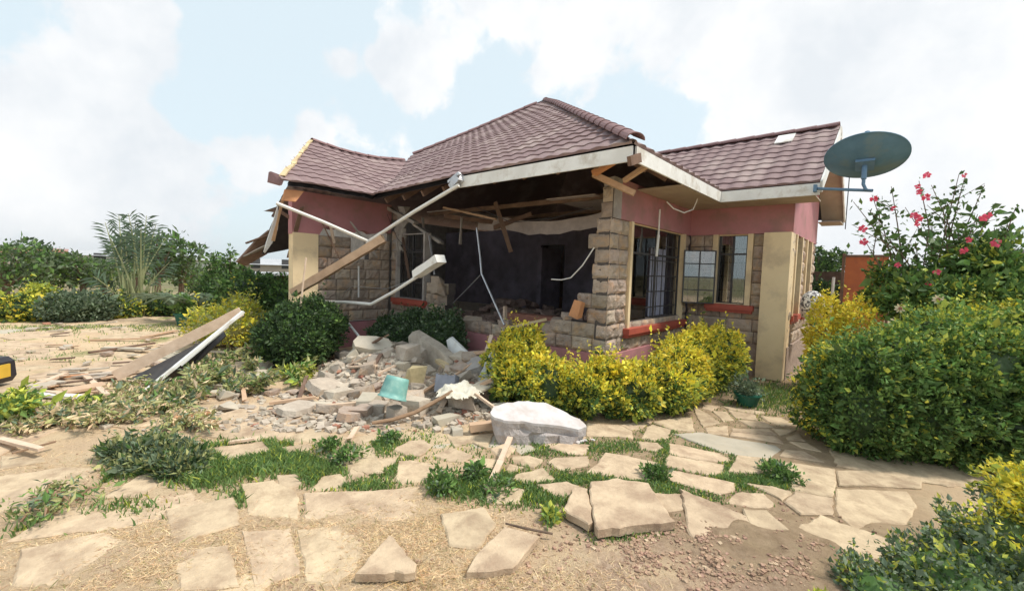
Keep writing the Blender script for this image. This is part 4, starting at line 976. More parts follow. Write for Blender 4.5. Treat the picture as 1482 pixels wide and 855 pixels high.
# bucket
bk=thing('green_bucket','dented green bucket lying tipped among the rubble','bucket',tuple(G(570,572,.2)))
bc=G(568,574,.26);hd=_norm(np.array([ .25,-.9,-.35]));
vz=_norm(np.array([.55,.1,.95])*0+np.array([-.05,.35,.95]));vx=_norm(np.cross([0,0,1.],vz)+np.array([.3,0,0]));vx=_norm(vx-vz*np.dot(vx,vz));vy=np.cross(vz,vx)
T=np.eye(4);T[:3,0]=vx;T[:3,1]=vy;T[:3,2]=vz;T[:3,3]=bc;T[:3,:3]*=.78
mb=MB();mb.lathe([(.20,-.02),(.20,0),(.185,.0),(.18,.06),(.165,.22),(.155,.27),(.14,.275),(.002,.27)],T@rot('X',0),28);obj('body',mb,'teal',bk,smooth=True)
mb=MB();mb.lathe([(.192,-.02),(.175,.0),(.17,.06),(.155,.22),(.145,.262),(.002,.262)],T,28);obj('inner_wall',mb,'tealin',bk,smooth=True)
# black crate
cr_=thing('plastic_crate','small dark slatted crate half buried beside the white sacking','crate',tuple(G(630,568,.15)))
p=G(628,566,.18);T=TR(p,rot('Z',R_(35)),rot('X',R_(-20)))
mb=MB()
for k in range(5): mb.box((0,k*.055,.0),(.24,k*.055+.02,.2),0,T)
for x in (0,.11,.22): mb.box((x,0,.2),(x+.02,.25,.215),0,T)
obj('slats',mb,'gslat' if 'gslat' in M else 'metal',cr_)
mb=MB();mb.box((-.01,-.01,-.01),(.25,.26,.0),0,T);obj('base',mb,'metal',cr_)
# sacking
def cloth(name,cx,cy,cz,sx,sy,h,mat,label,seed=0,ang=0):
    mb=MB();n=30;v=[];ca,sa=math.cos(ang),math.sin(ang)
    for j in range(n+1):
        for i in range(n+1):
            a=-1+2*i/n;b=-1+2*j/n;rr_=math.hypot(a,b);k=1+.25*nz3((a,b,seed),1.5)
            x,y=a*sx*k,b*sy*k;q=max(0,1-rr_*rr_*.75)
            z=h*q*(1+.5*nz3((a,b,seed),2))+.05*abs(nz3((a*1.2,b*3,seed+4),2.3))*min(1,q*2)+.03*nz3((a,b,seed),6)
            v.append((cx+x*ca-y*sa,cy+x*sa+y*ca,cz+z))
    mb.add(v,[(j*(n+1)+i,j*(n+1)+i+1,(j+1)*(n+1)+i+1,(j+1)*(n+1)+i) for j in range(n) for i in range(n) if math.hypot(-1+2*(i+.5)/n,-1+2*(j+.5)/n)<1.02+.2*nz3((i,j,seed),.3)])
    return single(name,mb,mat,label,'sack',smooth=True)
p=G(664,562,.28);cloth('white_sack',p[0],p[1],.20,.26,.20,.12,'cloth','crumpled dirty white sacking spread over the rubble heap',2,.6)
p=G(702,532,.4);cloth('grey_sack',p[0]+.05,p[1]+.1,.18,.17,.16,.34,'plasterg2' if 'plasterg2' in M else 'cloth','grey striped crumpled sack against the yellow bush',9,0)
mb=MB();thick(mb,[G(650,575,.22),G(712,545,.3),G(714,560,.25),G(668,580,.2)],(0,0,.03));single('plaster_shard',mb,'flagg','long pale board edge lying below the white sacking','board')
# fallen board with gutter at left
a0,b0=G(172,546,.04),PX(353,450,-7.15)
plank([G(165,548,.05)+np.array([0,0,.03]),PX(350,458,-7.2)+np.array([0,0,.08])],.03,.14,'woodp','long wide fallen board propped up on the dark round shrub','fallen_board','board',wob=.1)
mb=MB();sheet(mb,[G(185,549,.02),PX(322,478,-7.1),PX(326,486,-7.0),G(262,545,.02),G(215,556,.02)],.02,n=(.3,-1,.4));single('roof_felt',mb,'metal','dark roofing sheet hanging under the long fallen board','roof sheet')
mb=MB();mb.bar(G(205,570,.03),PX(352,451,-6.95),.05,.035);mb.bar(PX(262,520,-6.7) if False else G(262,528,.25),PX(330,472,-6.9),.05,.03);single('fallen_gutter',mb,'fascia','long white gutter lying along the front of the fallen board','gutter')
# scattered timber in the left yard
SC=[((120,540),(155,572),.06,'woodp','two tone pale batten pointing at the camera in the left yard'),((45,560),(95,540),.07,'woodp','short pale lath beside the black machine'),((60,571),(115,574),.09,'fascia','flat white strip near the cut branches'),
 ((96,566),(150,556),.25,'wood','wide brown board flat on the left yard'),((150,545),(200,530),.14,'woodp','pale splintered board at the foot of the fallen board'),((90,545),(180,538),.05,'orange','orange lath in the middle of the left yard'),
 ((130,492),(230,489),.06,'wood','long thin lath lying far back in the left yard'),((130,510),(225,496),.07,'wooddk','dark timber lying behind the fallen board'),((150,503),(210,505),.12,'flagg','pale plank among the dark timbers behind the fallen board'),
 ((215,580),(285,555),.10,'woodp','pale broad lath in front of the gutter foot'),((150,610),(235,575),.03,'twig','thin brown pole in the cut branches'),((0,635),(60,650),.05,'woodp','pale lath at the left edge of the yard'),
 ((20,655),(75,640),.025,'twig','thin twig at the left edge of the yard'),((160,575),(135,600),.02,'twig','forked twig in the cut branches'),((0,613),(40,608),.1,'flagg','white plank end at the left edge of the yard'),
 ((205,488),(255,478),.1,'wood','short brown plank near the far potted plant'),((230,500),(262,492),.12,'woodp','pale plank beside the upper end of the fallen board'),((330,640),(372,634),.04,'woodp','thin pale lath at the right of the cut branches')]
for (a,b,w_,m_,lb) in SC: plank([G(*a,.03),G(*b,.05)],w_,min(.03,w_*.5),m_,lb)
for k in range(46):
    p=G(rnd.uniform(60,300),rnd.uniform(470,580));a=rnd.uniform(-.4,.5)+.7;l_=rnd.uniform(.15,.55);d=np.array([math.cos(a),math.sin(a),rnd.uniform(0,.12)])*l_
    mb=MB();w_=rnd.uniform(.03,.12);mb.bar((p[0],p[1],.03),(p[0]+d[0],p[1]+d[1],.04+d[2]),w_,.02,0,wob=.4);single('board_scrap',mb,rnd.choice(['wood','woodp','wooddk','flagg','conc']),'short scrap of board littering the left yard','board scrap','board scraps in the left yard')
for k in range(70):
    p=G(rnd.uniform(20,430),rnd.uniform(470,610));s=rnd.uniform(.05,.18);mb=MB();mb.hull(rockpts(s*1.4,s,s*.4,12),T=TR((p[0],p[1],.02+s*.1),rot('Z',rnd.uniform(0,3))));single('yard_stone',mb,rnd.choice(['conc','flagg','stone','brick' if k%7==0 else 'conc']),'flat broken stone lying loose in the left yard','stone','loose stones in the left yard')
# black machine at the left edge
mc=thing('power_machine','black machine with a yellow side panel and a raised handle at the left edge','machine',(-8.3,-.35,0))
T=TR((-8.34,-.43,0),rot('Z',R_(50)))@np.diag([.85,.85,.85,1])
mb=MB()
pf=[(-.5,.06),(-.5,.34),(-.42,.42),(.22,.42),(.30,.36),(.32,.14),(.26,.05)]
mb.add([(x,-.2,z) for x,z in pf]+[(x,.2,z) for x,z in pf],[tuple(range(7)),tuple(range(7,14))[::-1]]+[(i,7+i,7+(i+1)%7,(i+1)%7) for i in range(7)],0,T);obj('body',mb,'black',mc)
mb=MB();mb.box((.06,-.212,.12),(.19,-.199,.37),0,T);obj('side_panel',mb,'yellow',mc);mb=MB();mb.box((.306,-.06,.14),(.33,.10,.33),0,T);obj('front_panel',mb,'yellow',mc)
mb=MB();tp=lambda x,y,z:(T@np.array([x,y,z,1]))[:3]
mb.tube([tp(-.1,-.15,.4),tp(-.05,-.15,.75),tp(.12,-.15,.82)],.025);obj('handle',mb,'black',mc)
mb=MB();mb.lathe([(.002,-.03),(.12,-.03),(.13,0),(.12,.03),(.002,.03)],T@TR((.0,-.25,.1),rot('X',R_(90))),20);obj('wheel',mb,'black',mc)
# pots
def pot(p,r,h,mat,label,cat='plant pot'):
    t=thing('potted_plant',label,cat,(p[0],p[1],0));mb=MB();mb.lathe([(.002,.0),(r*.72,.0),(r,h*.9),(r*1.08,h*.9),(r*1.08,h),(r*.95,h),(r*.9,h*.8),(.002,h*.8)],TR((p[0],p[1],0)),24);obj('pot',mb,mat,t,smooth=False);return t
# ---------------------------------------------------------------- foliage
def leaves(mb,P,Nrm,size,mi,up=.3,droop=0.,asp=.55,seed=0,spread=.9):
    """P (n,3) positions, Nrm (n,3) outward; adds one folded diamond leaf each"""
    r=np.random.RandomState(seed);n=len(P)
    d=Nrm+r.normal(0,spread,(n,3));d[:,2]+=up;d/=np.linalg.norm(d,axis=1)[:,None]+1e-9
    q=r.normal(0,1,(n,3));s=np.cross(d,q);s/=np.linalg.norm(s,axis=1)[:,None]+1e-9;nn=np.cross(s,d)
    L_=size*(np.exp(r.normal(0,.33,n))*(.75+.5*r.rand(n)))[:,None];w_=L_*asp*.5
    a=P;b=P+d*L_*.45+s*w_+nn*L_*.08;c=P+d*L_-nn*L_*droop;e=P+d*L_*.45-s*w_+nn*L_*.08
    V=np.stack([a,b,c,e],1).reshape(-1,3);base=mb.n
    mb.v.append(V);mb.f+= [(base+4*i,base+4*i+1,base+4*i+2,base+4*i+3) for i in range(n)]
    mb.m+= list(mi) if hasattr(mi,'__len__') else [mi]*n
    mb.n+=4*n
def blobs_surface(bl,n,seed,inner=.22,rough=.12):
    """sample points near the skin of a union of ellipsoids"""
    r=np.random.RandomState(seed);bl=np.array(bl,float)
    ar=(bl[:,3]*bl[:,4]+bl[:,4]*bl[:,5]+bl[:,3]*bl[:,5]);k=r.choice(len(bl),size=n*2,p=ar/ar.sum())
    d=r.normal(0,1,(n*2,3));d/=np.linalg.norm(d,axis=1)[:,None]
    t=1-inner*np.abs(r.normal(0,1,n*2))*.7
    t=np.clip(t,.2,1.08)
    nzv=np.array([noise.noise(Vector(((x+kk)*2.6,y*2.6,z*2.6+seed))) for (x,y,z),kk in zip(d,k)])
    t=t*(1+rough*1.6*nzv)
    P=bl[k,:3]+d*bl[k,3:6]*t[:,None]
    n5=np.array([noise.noise(Vector((p[0]*5.5,p[1]*5.5,p[2]*5.5+seed)))+.6*noise.noise(Vector((p[0]*12,p[1]*12,p[2]*12))) for p in P]);P=P+d*(n5*.13*(.45+bl[k,5]))[:,None]
    Nn=d/bl[k,3:6];Nn/=np.linalg.norm(Nn,axis=1)[:,None]
    # drop points deep inside another ellipsoid
    keep=np.ones(len(P),bool)
    for i,b in enumerate(bl):
        q=(((P-b[:3])/b[3:6])**2).sum(1);keep&=~((q<.45)&(k!=i))
    keep&=P[:,2]>.01;keep&=~((n5<-.20)&(t>.84))
    P,Nn=P[keep][:n],Nn[keep][:n];return P,Nn,t[keep][:n]
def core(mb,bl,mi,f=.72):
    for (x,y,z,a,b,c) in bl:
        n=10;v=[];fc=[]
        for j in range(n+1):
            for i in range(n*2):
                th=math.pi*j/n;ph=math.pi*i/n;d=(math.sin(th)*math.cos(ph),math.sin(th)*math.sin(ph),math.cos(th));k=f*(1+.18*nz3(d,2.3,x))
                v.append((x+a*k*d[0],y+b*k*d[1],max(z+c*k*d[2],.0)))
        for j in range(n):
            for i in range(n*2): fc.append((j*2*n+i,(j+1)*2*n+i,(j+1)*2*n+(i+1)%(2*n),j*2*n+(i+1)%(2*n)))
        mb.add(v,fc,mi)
def bush(name,label,cat,bl,n,size,mats,choose,group=None,seed=1,stems=True,sprigs=0,rough=.12,up=.3,corem=None,inner=.22,asp=.55,spread=.9):
    c=np.mean(np.array(bl)[:,:2],0);t=thing(name,label,cat,(c[0],c[1],0),group)
    mb=MB();P,Nn,tt=blobs_surface(bl,n,seed,inner,rough);r=np.random.RandomState(seed+50)
    mi=choose(P,Nn,tt,r);leaves(mb,P,Nn,size,mi,up=up,seed=seed,asp=asp,spread=spread)
    # upright sprigs that break the outline
    for s_ in range(sprigs):
        b=bl[r.randint(len(bl))];a=r.uniform(0,6.28);q=r.rand()**.5*.85
        x,y=b[0]+b[3]*q*math.cos(a),b[1]+b[4]*q*math.sin(a);z=b[2]+b[5]*math.sqrt(max(0,1-q*q))*.95
        h=r.uniform(.5,1.5)*size*(3.2 if s_%4 else 6.5);lean=r.normal(0,.25,2);k=14
        tt_=np.linspace(0,1,k);pp=np.stack([x+lean[0]*h*tt_,y+lean[1]*h*tt_,z+h*tt_],1)+r.normal(0,size*.12,(k,3))
        nn_=r.normal(0,1,(k,3));nn_[:,2]*=.3
        leaves(mb,pp,nn_,size*.9,choose(pp,np.tile([0,0,1.],(k,1)),np.ones(k)*1.1,r),up=.5,seed=s_+seed*7,asp=asp)
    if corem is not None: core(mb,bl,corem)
    obj('foliage',mb,mats,t)
    if stems:
        m2=MB()
        for b in bl:
            for k in range(3):
                a=r.uniform(0,6.28);m2.tube([(b[0]+.1*b[3]*math.cos(a),b[1]+.1*b[4]*math.sin(a),-.02),(b[0]+.3*b[3]*math.cos(a),b[1]+.3*b[4]*math.sin(a),b[2]*.6),(b[0]+.5*b[3]*math.cos(a),b[1]+.5*b[4]*math.sin(a),b[2]+b[5]*.4)],[.016,.012,.006],k=5)
        obj('stems',m2,'bark',t)
    return t
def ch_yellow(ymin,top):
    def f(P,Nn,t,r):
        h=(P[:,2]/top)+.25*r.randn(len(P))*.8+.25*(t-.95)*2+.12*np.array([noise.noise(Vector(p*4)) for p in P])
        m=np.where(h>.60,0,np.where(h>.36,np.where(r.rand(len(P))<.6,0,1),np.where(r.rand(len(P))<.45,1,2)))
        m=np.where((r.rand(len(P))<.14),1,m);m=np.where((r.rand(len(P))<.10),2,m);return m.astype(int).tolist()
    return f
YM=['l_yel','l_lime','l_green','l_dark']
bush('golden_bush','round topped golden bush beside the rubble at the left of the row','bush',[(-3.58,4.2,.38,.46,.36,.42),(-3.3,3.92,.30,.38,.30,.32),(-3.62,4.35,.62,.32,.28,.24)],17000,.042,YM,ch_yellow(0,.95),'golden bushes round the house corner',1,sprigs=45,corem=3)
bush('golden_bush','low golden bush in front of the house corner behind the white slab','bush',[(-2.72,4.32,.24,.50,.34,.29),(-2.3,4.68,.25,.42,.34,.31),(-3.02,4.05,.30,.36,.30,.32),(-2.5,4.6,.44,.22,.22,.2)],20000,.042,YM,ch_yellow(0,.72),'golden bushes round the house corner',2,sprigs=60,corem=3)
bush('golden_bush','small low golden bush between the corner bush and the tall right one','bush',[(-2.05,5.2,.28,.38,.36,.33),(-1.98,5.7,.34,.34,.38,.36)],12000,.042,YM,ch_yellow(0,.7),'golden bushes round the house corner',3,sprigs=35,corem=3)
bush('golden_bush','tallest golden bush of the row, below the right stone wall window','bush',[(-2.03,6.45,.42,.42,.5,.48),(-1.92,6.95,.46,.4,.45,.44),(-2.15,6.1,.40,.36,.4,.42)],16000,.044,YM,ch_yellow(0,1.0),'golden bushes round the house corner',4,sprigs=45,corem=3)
def ch_mix(ws):
    ws=np.cumsum(ws)/np.sum(ws)
    def f(P,Nn,t,r): return np.searchsorted(ws,r.rand(len(P))).tolist()
    return f
# dark shrubs
bush('dark_shrub','big dark green round shrub right of the fallen board','shrub',[(-7.35,3.15,.55,.62,.58,.52),(-7.05,2.85,.42,.5,.42,.42),(-7.5,2.75,.38,.45,.4,.4)],24000,.045,['l_dark','l_green','l_mid'],ch_mix([.6,.3,.1]),'dark shrubs before the front wall',5,sprigs=40,corem=0)
bush('dark_shrub','grey green spreading shrub under the torn front opening','shrub',[(-6.3,4.6,.42,.62,.45,.44),(-5.75,4.65,.48,.5,.42,.42),(-6.9,4.5,.36,.5,.4,.36)],20000,.045,['l_dark','l_grey','l_green'],ch_mix([.5,.35,.2]),'dark shrubs before the front wall',6,sprigs=40,corem=0)
# tall hedge on the right
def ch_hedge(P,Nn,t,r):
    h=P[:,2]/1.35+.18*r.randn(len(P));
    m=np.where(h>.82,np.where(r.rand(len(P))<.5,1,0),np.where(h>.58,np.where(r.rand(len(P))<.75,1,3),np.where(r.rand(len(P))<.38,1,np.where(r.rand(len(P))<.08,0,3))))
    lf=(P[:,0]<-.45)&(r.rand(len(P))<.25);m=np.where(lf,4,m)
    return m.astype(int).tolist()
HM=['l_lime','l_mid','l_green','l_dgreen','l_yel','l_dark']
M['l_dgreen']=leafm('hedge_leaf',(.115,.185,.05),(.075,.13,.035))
hb=[]
for k in range(9):
    t=k/8.;x=-.12+1.62*t;y=5.35+1.05*t;hb+= [(x,y,.42,.36,.42,.46),(x+.02,y+.12,.76+.08*min(1,t*2),.36,.42,.37+.05*math.sin(k*2.1))]
hb+=[(-.38,5.5,.42,.34,.36,.44),(-.36,5.7,.68,.3,.33,.30),(.5,6.2,1.0,.5,.4,.42),(1.2,6.6,1.1,.5,.4,.42),(1.9,6.9,1.0,.5,.5,.5),(1.9,6.8,.5,.5,.5,.5)]
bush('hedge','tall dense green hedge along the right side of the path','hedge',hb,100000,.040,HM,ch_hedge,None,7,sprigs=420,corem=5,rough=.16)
bush('golden_bush','bright golden shrub rising behind the left end of the tall hedge','bush',[(-.72,8.05,.9,.22,.3,.5),(-.35,8.0,.85,.3,.3,.5),(-.52,8.0,.6,.4,.4,.5)],9000,.04,YM,lambda P,N_,t,r:np.where(r.rand(len(P))<.85,0,1).tolist(),None,8,sprigs=60)
bush('golden_bush','golden shrub in the far right corner above the hedge','bush',[(1.5,7.6,1.15,.5,.4,.4),(2.2,7.9,1.1,.5,.4,.45),(.9,7.6,1.05,.4,.4,.35)],9000,.045,YM,lambda P,N_,t,r:np.where(r.rand(len(P))<.5,0,1).tolist(),None,9,sprigs=60)
# foreground bush bottom right
def ch_fg(P,Nn,t,r):
    # golden new growth on the top right, grey green below
    h=P[:,2]-.36+.35*(P[:,0]-.75)+.10*r.randn(len(P))
    return np.where(h>-.02,np.where(r.rand(len(P))<.65,0,1),np.where(h>-.10,np.where(r.rand(len(P))<.5,1,2),np.where(r.rand(len(P))<.16,1,np.where(r.rand(len(P))<.72,2,3)))).astype(int).tolist()
bush('foreground_bush','sprawling grey green bush with golden tips in the near right corner','bush',[(.72,3.55,.2,.42,.38,.24),(.98,3.80,.35,.42,.44,.32),(.40,3.22,.10,.34,.28,.16),(1.1,3.5,.3,.45,.45,.32),(.78,3.98,.36,.26,.28,.24),(.08,2.92,.04,.22,.18,.1)],44000,.027,['l_yel','l_lime','l_grey','l_green'],ch_fg,None,10,sprigs=90,corem=3,rough=.2,inner=.35)
bush('small_plant','small lime green sprout at the near edge of the earth','plant',[(-.17,2.62,.04,.05,.05,.06)],300,.03,['l_lime'],lambda P,N_,t,r:[0]*len(P),None,11,stems=False)
# hibiscus
def hibiscus():
    c=PY(1370,470,9.0);t=thing('hibiscus_bush','tall open hibiscus bush with pink flowers behind the hedge','flowering bush',(c[0],c[1],0))
    r=random.Random(5);st=MB();lf=MB();fl=MB();cr=MB();lp=[];ln=[]
    tips=[(1235,292,8.6),(1262,282,8.8),(1290,270,9.0),(1300,330,8.6),(1330,262,9.2),(1348,268,9.2),(1388,252,9.2),(1398,250,9.3),(1425,268,9.2),(1440,300,9.0),(1470,300,8.6),(1462,330,8.6),(1270,330,8.4),(1310,300,9.2),(1365,300,8.6),(1415,310,8.8),(1250,345,8.4),(1385,330,8.8),(1345,330,8.5),(1325,350,8.5)]
    for (px,py,y) in tips:
        e=PY(px,py,y);b=np.array([c[0]+r.uniform(-.35,.35),c[1]+r.uniform(-.3,.3),0.])
        m=(b+e)/2+np.array([r.uniform(-.15,.15),r.uniform(-.15,.15),.25]);pts=[b,(b*.6+m*.4)+np.array([0,0,.1]),m,(m+e)/2+np.array([0,0,.06]),e]
        st.tube(pts,[.022,.018,.013,.008,.004],k=5)
        for k in range(48):
            q=.38+.62*r.random();i=min(3,int(q*4));w_=q*4-i;p=pts[i]*(1-w_)+pts[i+1]*w_
            lp.append(p+np.array([r.gauss(0,.03),r.gauss(0,.03),r.gauss(0,.03)])*(1+ (1-q)*3));ln.append([r.gauss(0,1),r.gauss(0,1),r.gauss(0,.5)])
        for s_ in range(3):
            q=r.uniform(.4,.85);i=min(3,int(q*4));w_=q*4-i;p=pts[i]*(1-w_)+pts[i+1]*w_;d=np.array([r.gauss(0,.3),r.gauss(0,.3),r.uniform(.15,.5)]);st.tube([p,p+d*.6,p+d],[.007,.005,.003],k=4)
            for k in range(16): w2=r.random();lp.append(p+d*w2+np.array([r.gauss(0,.025) for _ in range(3)]));ln.append([r.gauss(0,1),r.gauss(0,1),r.gauss(0,.5)])
    leaves(lf,np.array(lp),_nr(np.array(ln)),.075,0,up=.2,seed=3)
    bl=[]
    for (px,py,y,a) in ((1330,420,8.4,.34),(1370,405,8.7,.36),(1400,370,9.0,.34),(1430,375,8.6,.4),(1450,410,8.4,.45),(1285,400,8.6,.26),(1300,440,8.2,.3),(1262,430,8.6,.2),(1345,440,8.2,.45),(1400,440,8.1,.5),(1455,450,8.0,.5)):
        p=PY(px,py,y);bl.append((p[0],p[1],p[2],a,a,a*.8))
    P,N_,tt=blobs_surface(bl,13000,12,.6,.5);rr_=np.random.RandomState(3);leaves(lf,P,N_,.07,np.where(rr_.rand(len(P))<.5,0,np.where(rr_.rand(len(P))<.75,1,2)).tolist(),seed=8)
    obj('stems',st,'bark',t);obj('foliage',lf,['l_green','l_mid','l_lime'],t)
    for (px,py,y) in ((1327,325,8.3),(1329,316,8.4),(1323,312,8.3),(1265,288,8.6),(1293,302,8.8),(1250,350,8.3),(1249,331,8.2),(1331,278,9.0),(1342,254,9.1),(1341,286,9.),(1396,254,9.2),(1424,315,8.4),(1430,312,8.3),(1402,347,8.2),(1396,362,8.0),(1392,365,8.0),(1343,411,7.9),(1441,352,8.2),(1300,384,8.1),(1356,394,8.0),(1328,270,9.1)):
        p=PY(px,py,y);f=MB();pet=5
        d=_nr(np.array([[-p[0]*0+r.uniform(-.6,.3),-1,r.uniform(-.3,.6)]]))[0];x=_nr(np.cross([d],[(0,0,1.)]))[0];u=np.cross(x,d);R0=r.uniform(.035,.065)
        for k in range(pet):
            a=2*math.pi*k/pet+r.random();v1=math.cos(a)*x+math.sin(a)*u;v2=-math.sin(a)*x+math.cos(a)*u
            f.add([p,p+v1*R0*.6+v2*R0*.45+d*.02,p+v1*R0*1.05+d*.005,p+v1*R0*.6-v2*R0*.45+d*.02],[(0,1,2,3)])
        obj('flower',f,'pink_petal',t)
def _nr(a): return a/(np.linalg.norm(a,axis=1)[:,None]+1e-9)
hibiscus()
def flower(px,py,y,label):
    p=PY(px,py,y);f=MB();t=thing('daisy',label,'flower',(p[0],p[1],p[2]-.3))
    for k in range(9):
        a=2*math.pi*k/9;v1=np.array([math.cos(a),-.2,math.sin(a)]);v2=np.array([-math.sin(a),0,math.cos(a)]);f.add([p,p+v1*.04+v2*.012,p+v1*.06,p+v1*.04-v2*.012],[(0,1,2,3)])
    obj('petals',f,'cream_petal',t);f=MB();f.tube([p+np.array([0,.01,0]),p+np.array([0,-.012,0])],.018);obj('flower_heart',f,'brick',t)
    f=MB();f.tube([p,p+np.array([.02,.03,-.3])],.005,k=4);obj('stem',f,'stem',t)
flower(1303,446,6.6,'cream daisy with brown heart standing above the hedge');flower(1358,433,6.8,'small pale daisy bud right of the cream daisy above the hedge')
# trees
def tree(name,label,x,y,h,cr,n,size,mats,ws,seed,group=None,trunk=True,bl=None,th=.12):
    t=thing(name,label,'tree',(x,y,0),group);r=random.Random(seed)
    if bl is None:
        bl=[]
        for k in range(11):
            a=r.uniform(0,6.28);q=r.random()**.6;zc=h*(.42+.45*r.random());k2=(1-abs(zc/h-.6)*1.1)
            s=cr*r.uniform(.32,.5);bl.append((x+cr*.7*q*math.cos(a)*k2,y+cr*.7*q*math.sin(a)*k2,zc,s,s,s*.8))
    tk=MB();tk.tube([(x,y,-.1),(x+.05*h*.3,y,h*.3),(x,y,h*.6),(x,y,h*.85)],[th,th*.7,th*.45,th*.2],k=8)
    for b in bl[:8]: tk.tube([(x,y,h*.3),((x+b[0])/2,(y+b[1])/2,(h*.3+b[2])/2+.1),(b[0],b[1],b[2])],[th*.4,th*.25,th*.1],k=5)
    obj('trunk',tk,'bark',t)
    mb=MB();P,N_,tt=blobs_surface(bl,n,seed,.5,.3);rr_=np.random.RandomState(seed);leaves(mb,P,N_,size,ch_mix(ws)(P,N_,tt,rr_),seed=seed);obj('crown',mb,mats,t);return t
def gpt(px,y0,dist):
    r=ray(px,400);r=r/np.linalg.norm(r[:2]);return r[0]*dist,r[1]*dist
TM=['l_far','l_mid','l_green','l_grey']
BT=[(8,22,1.95,1.3,'broad dark tree at the left edge of the photo'),(42,23,2.2,1.1,'first bushy dark tree from the left with a peaked crown'),(72,24,1.8,.9,'low dark tree left of the distant red roofs'),(120,23,1.9,1.1,'olive green tree between the red roofs and the frond plant'),(150,25,1.6,1.0,'small dark tree just left of the frond plant'),
 (228,19,3.0,1.2,'tall bushy tree right behind the frond plant'),(262,20,2.5,1.1,'spreading tree right of the frond plant'),(200,22,2.7,1.1,'dark tree behind the stalks of the frond plant'),(285,23,1.6,1.0,'low tree left of the twin conifers')]
for i,(px,d,h,c,lb) in enumerate(BT):
    x,y=gpt(px,0,d);tree('garden_tree',lb,x,y,h*.93,c,1500,.13,TM,[[.5,.2,.3,0],[.4,.1,.4,.1],[.3,.1,.5,.1]][i%3],20+i,'trees beyond the low hedge at the left')
for i,(px,d,h,lb) in enumerate(((312,15.5,1.95,'left pointed conifer of the pair left of the house'),(333,14.8,2.1,'taller right pointed conifer of the pair left of the house'),(352,14,1.7,'small conifer below the hanging roof corner'))):
    x,y=gpt(px,0,d);bl=[(x,y,h*(.2+.16*k),.62-.12*k,.62-.12*k,h*.16) for k in range(5)];tree('conifer',lb,x,y,h,.7,2600,.09,['l_green','l_mid','l_dark'],[.5,.3,.2],40+i,'conifers left of the house',bl=bl,th=.07)
tree('garden_tree','dark leafy tree between the right gable and the rust coloured gate',-1.55,14.6,2.75,1.0,7000,.09,['l_dark','l_green','l_mid'],[.5,.3,.2],60)
tree('garden_tree','dark bush at the foot of the boundary beside the rust coloured gate',-1.15,13.2,1.9,.7,3500,.09,['l_dark','l_dgreen','l_mid'],[.7,.3,.05],61)
# frond plant
def fronds(x,y):
    t=thing('frond_plant','tall plant with a fan of long feathery fronds rising from pale stalks','plant',(x,y,0));r=random.Random(8);side=np.array([.03,1.,0]);
    for k,(px,py) in enumerate(((152,322),(172,312),(186,310),(204,330),(212,312),(226,324),(240,345),(160,345),(196,325),(135,400),(245,380),(180,340))):
        e=PX(px,py,x+r.uniform(-.6,.6));st=MB();lf=MB();b=np.array([x+r.uniform(-.12,.12),y+r.uniform(-.25,.25),0.]);m=b*.45+e*.55+np.array([0,(e[1]-b[1])*-.12,.1]);pts=[]
        for q in np.linspace(0,1,10): pts.append((1-q)**2*b+2*q*(1-q)*m+q*q*e)
        st.tube(pts,[.035*(1-.8*i/9) for i in range(10)],k=5);P=[];D=[]
        n=17
        for i in range(n):
            q=.5+.5*i/n;j=min(8,int(q*9));w_=q*9-j;p=pts[j]*(1-w_)+pts[j+1]*w_;d=_norm(pts[j+1]-pts[j]);s=np.cross(d,(1.,0,0));s=_norm(s);L_=.36*math.sin(math.pi*min(1,(1-(q-.5)*1.6)*.8+.1))+.05
            for sg in(-1,1):
                dd=_norm(s*sg*.75+d*.7+np.array([r.uniform(-.8,.8),r.uniform(-.3,.3),-.1+r.uniform(-.3,.2)]));w3=_norm(np.cross(dd,(1.,0.2,.1)))*.02
                lf.add([p,p+dd*L_*.5+w3,p+dd*L_+np.array([0,0,-.05]),p+dd*L_*.5-w3],[(0,1,2,3)])
        fr=obj('frond',st,'stem2',t);obj('leaflets',lf,'l_frond',fr)
    mb=MB()
    for k in range(50):
        a=r.uniform(0,6.28);q=r.uniform(.1,.5);mb.tube([(x+q*.5*math.cos(a),y+q*.8*math.sin(a),0),(x+q*.8*math.cos(a),y+q*1.2*math.sin(a),r.uniform(.6,1.3))],[.02,.006],k=4)
    obj('stalk_clump',mb,'stem2',t)
M['stem2']=material('pale_stalk',(.36,.38,.20),(.28,.30,.15),10,.8);M['l_frond']=leafm('frond_leaf',(.12,.17,.11),(.08,.13,.08))
fx,fy=gpt(196,0,16.3);fronds(fx,fy)
# agave like grey plants right of the fronds
def agave(px,d,label):
    x,y=gpt(px,0,d);mb=MB();r=random.Random(px)
    for k in range(22):
        a=r.uniform(0,6.28);L_=r.uniform(.8,1.4);u=np.array([math.cos(a),math.sin(a),0]);s=np.array([-u[1],u[0],0]);pts=[np.array([x,y,.3])+u*L_*q+np.array([0,0,1.3*q-1.0*q*q]) for q in np.linspace(0,1,6)];v=[]
        for i,p in enumerate(pts): w_=.09*(1-i/5)+.005;v+=[p-s*w_+np.array([0,0,.03]),p,p+s*w_+np.array([0,0,.03])]
        mb.add(v,[(3*i+j,3*i+j+1,3*i+j+4,3*i+j+3) for i in range(5) for j in(0,1)])
    single('agave_plant',mb,'l_grey',label,'plant')
agave(255,14.5,'grey green plant with long arching leaves right of the frond plant');agave(283,13.8,'second grey plant with arching leaves near the far pot')
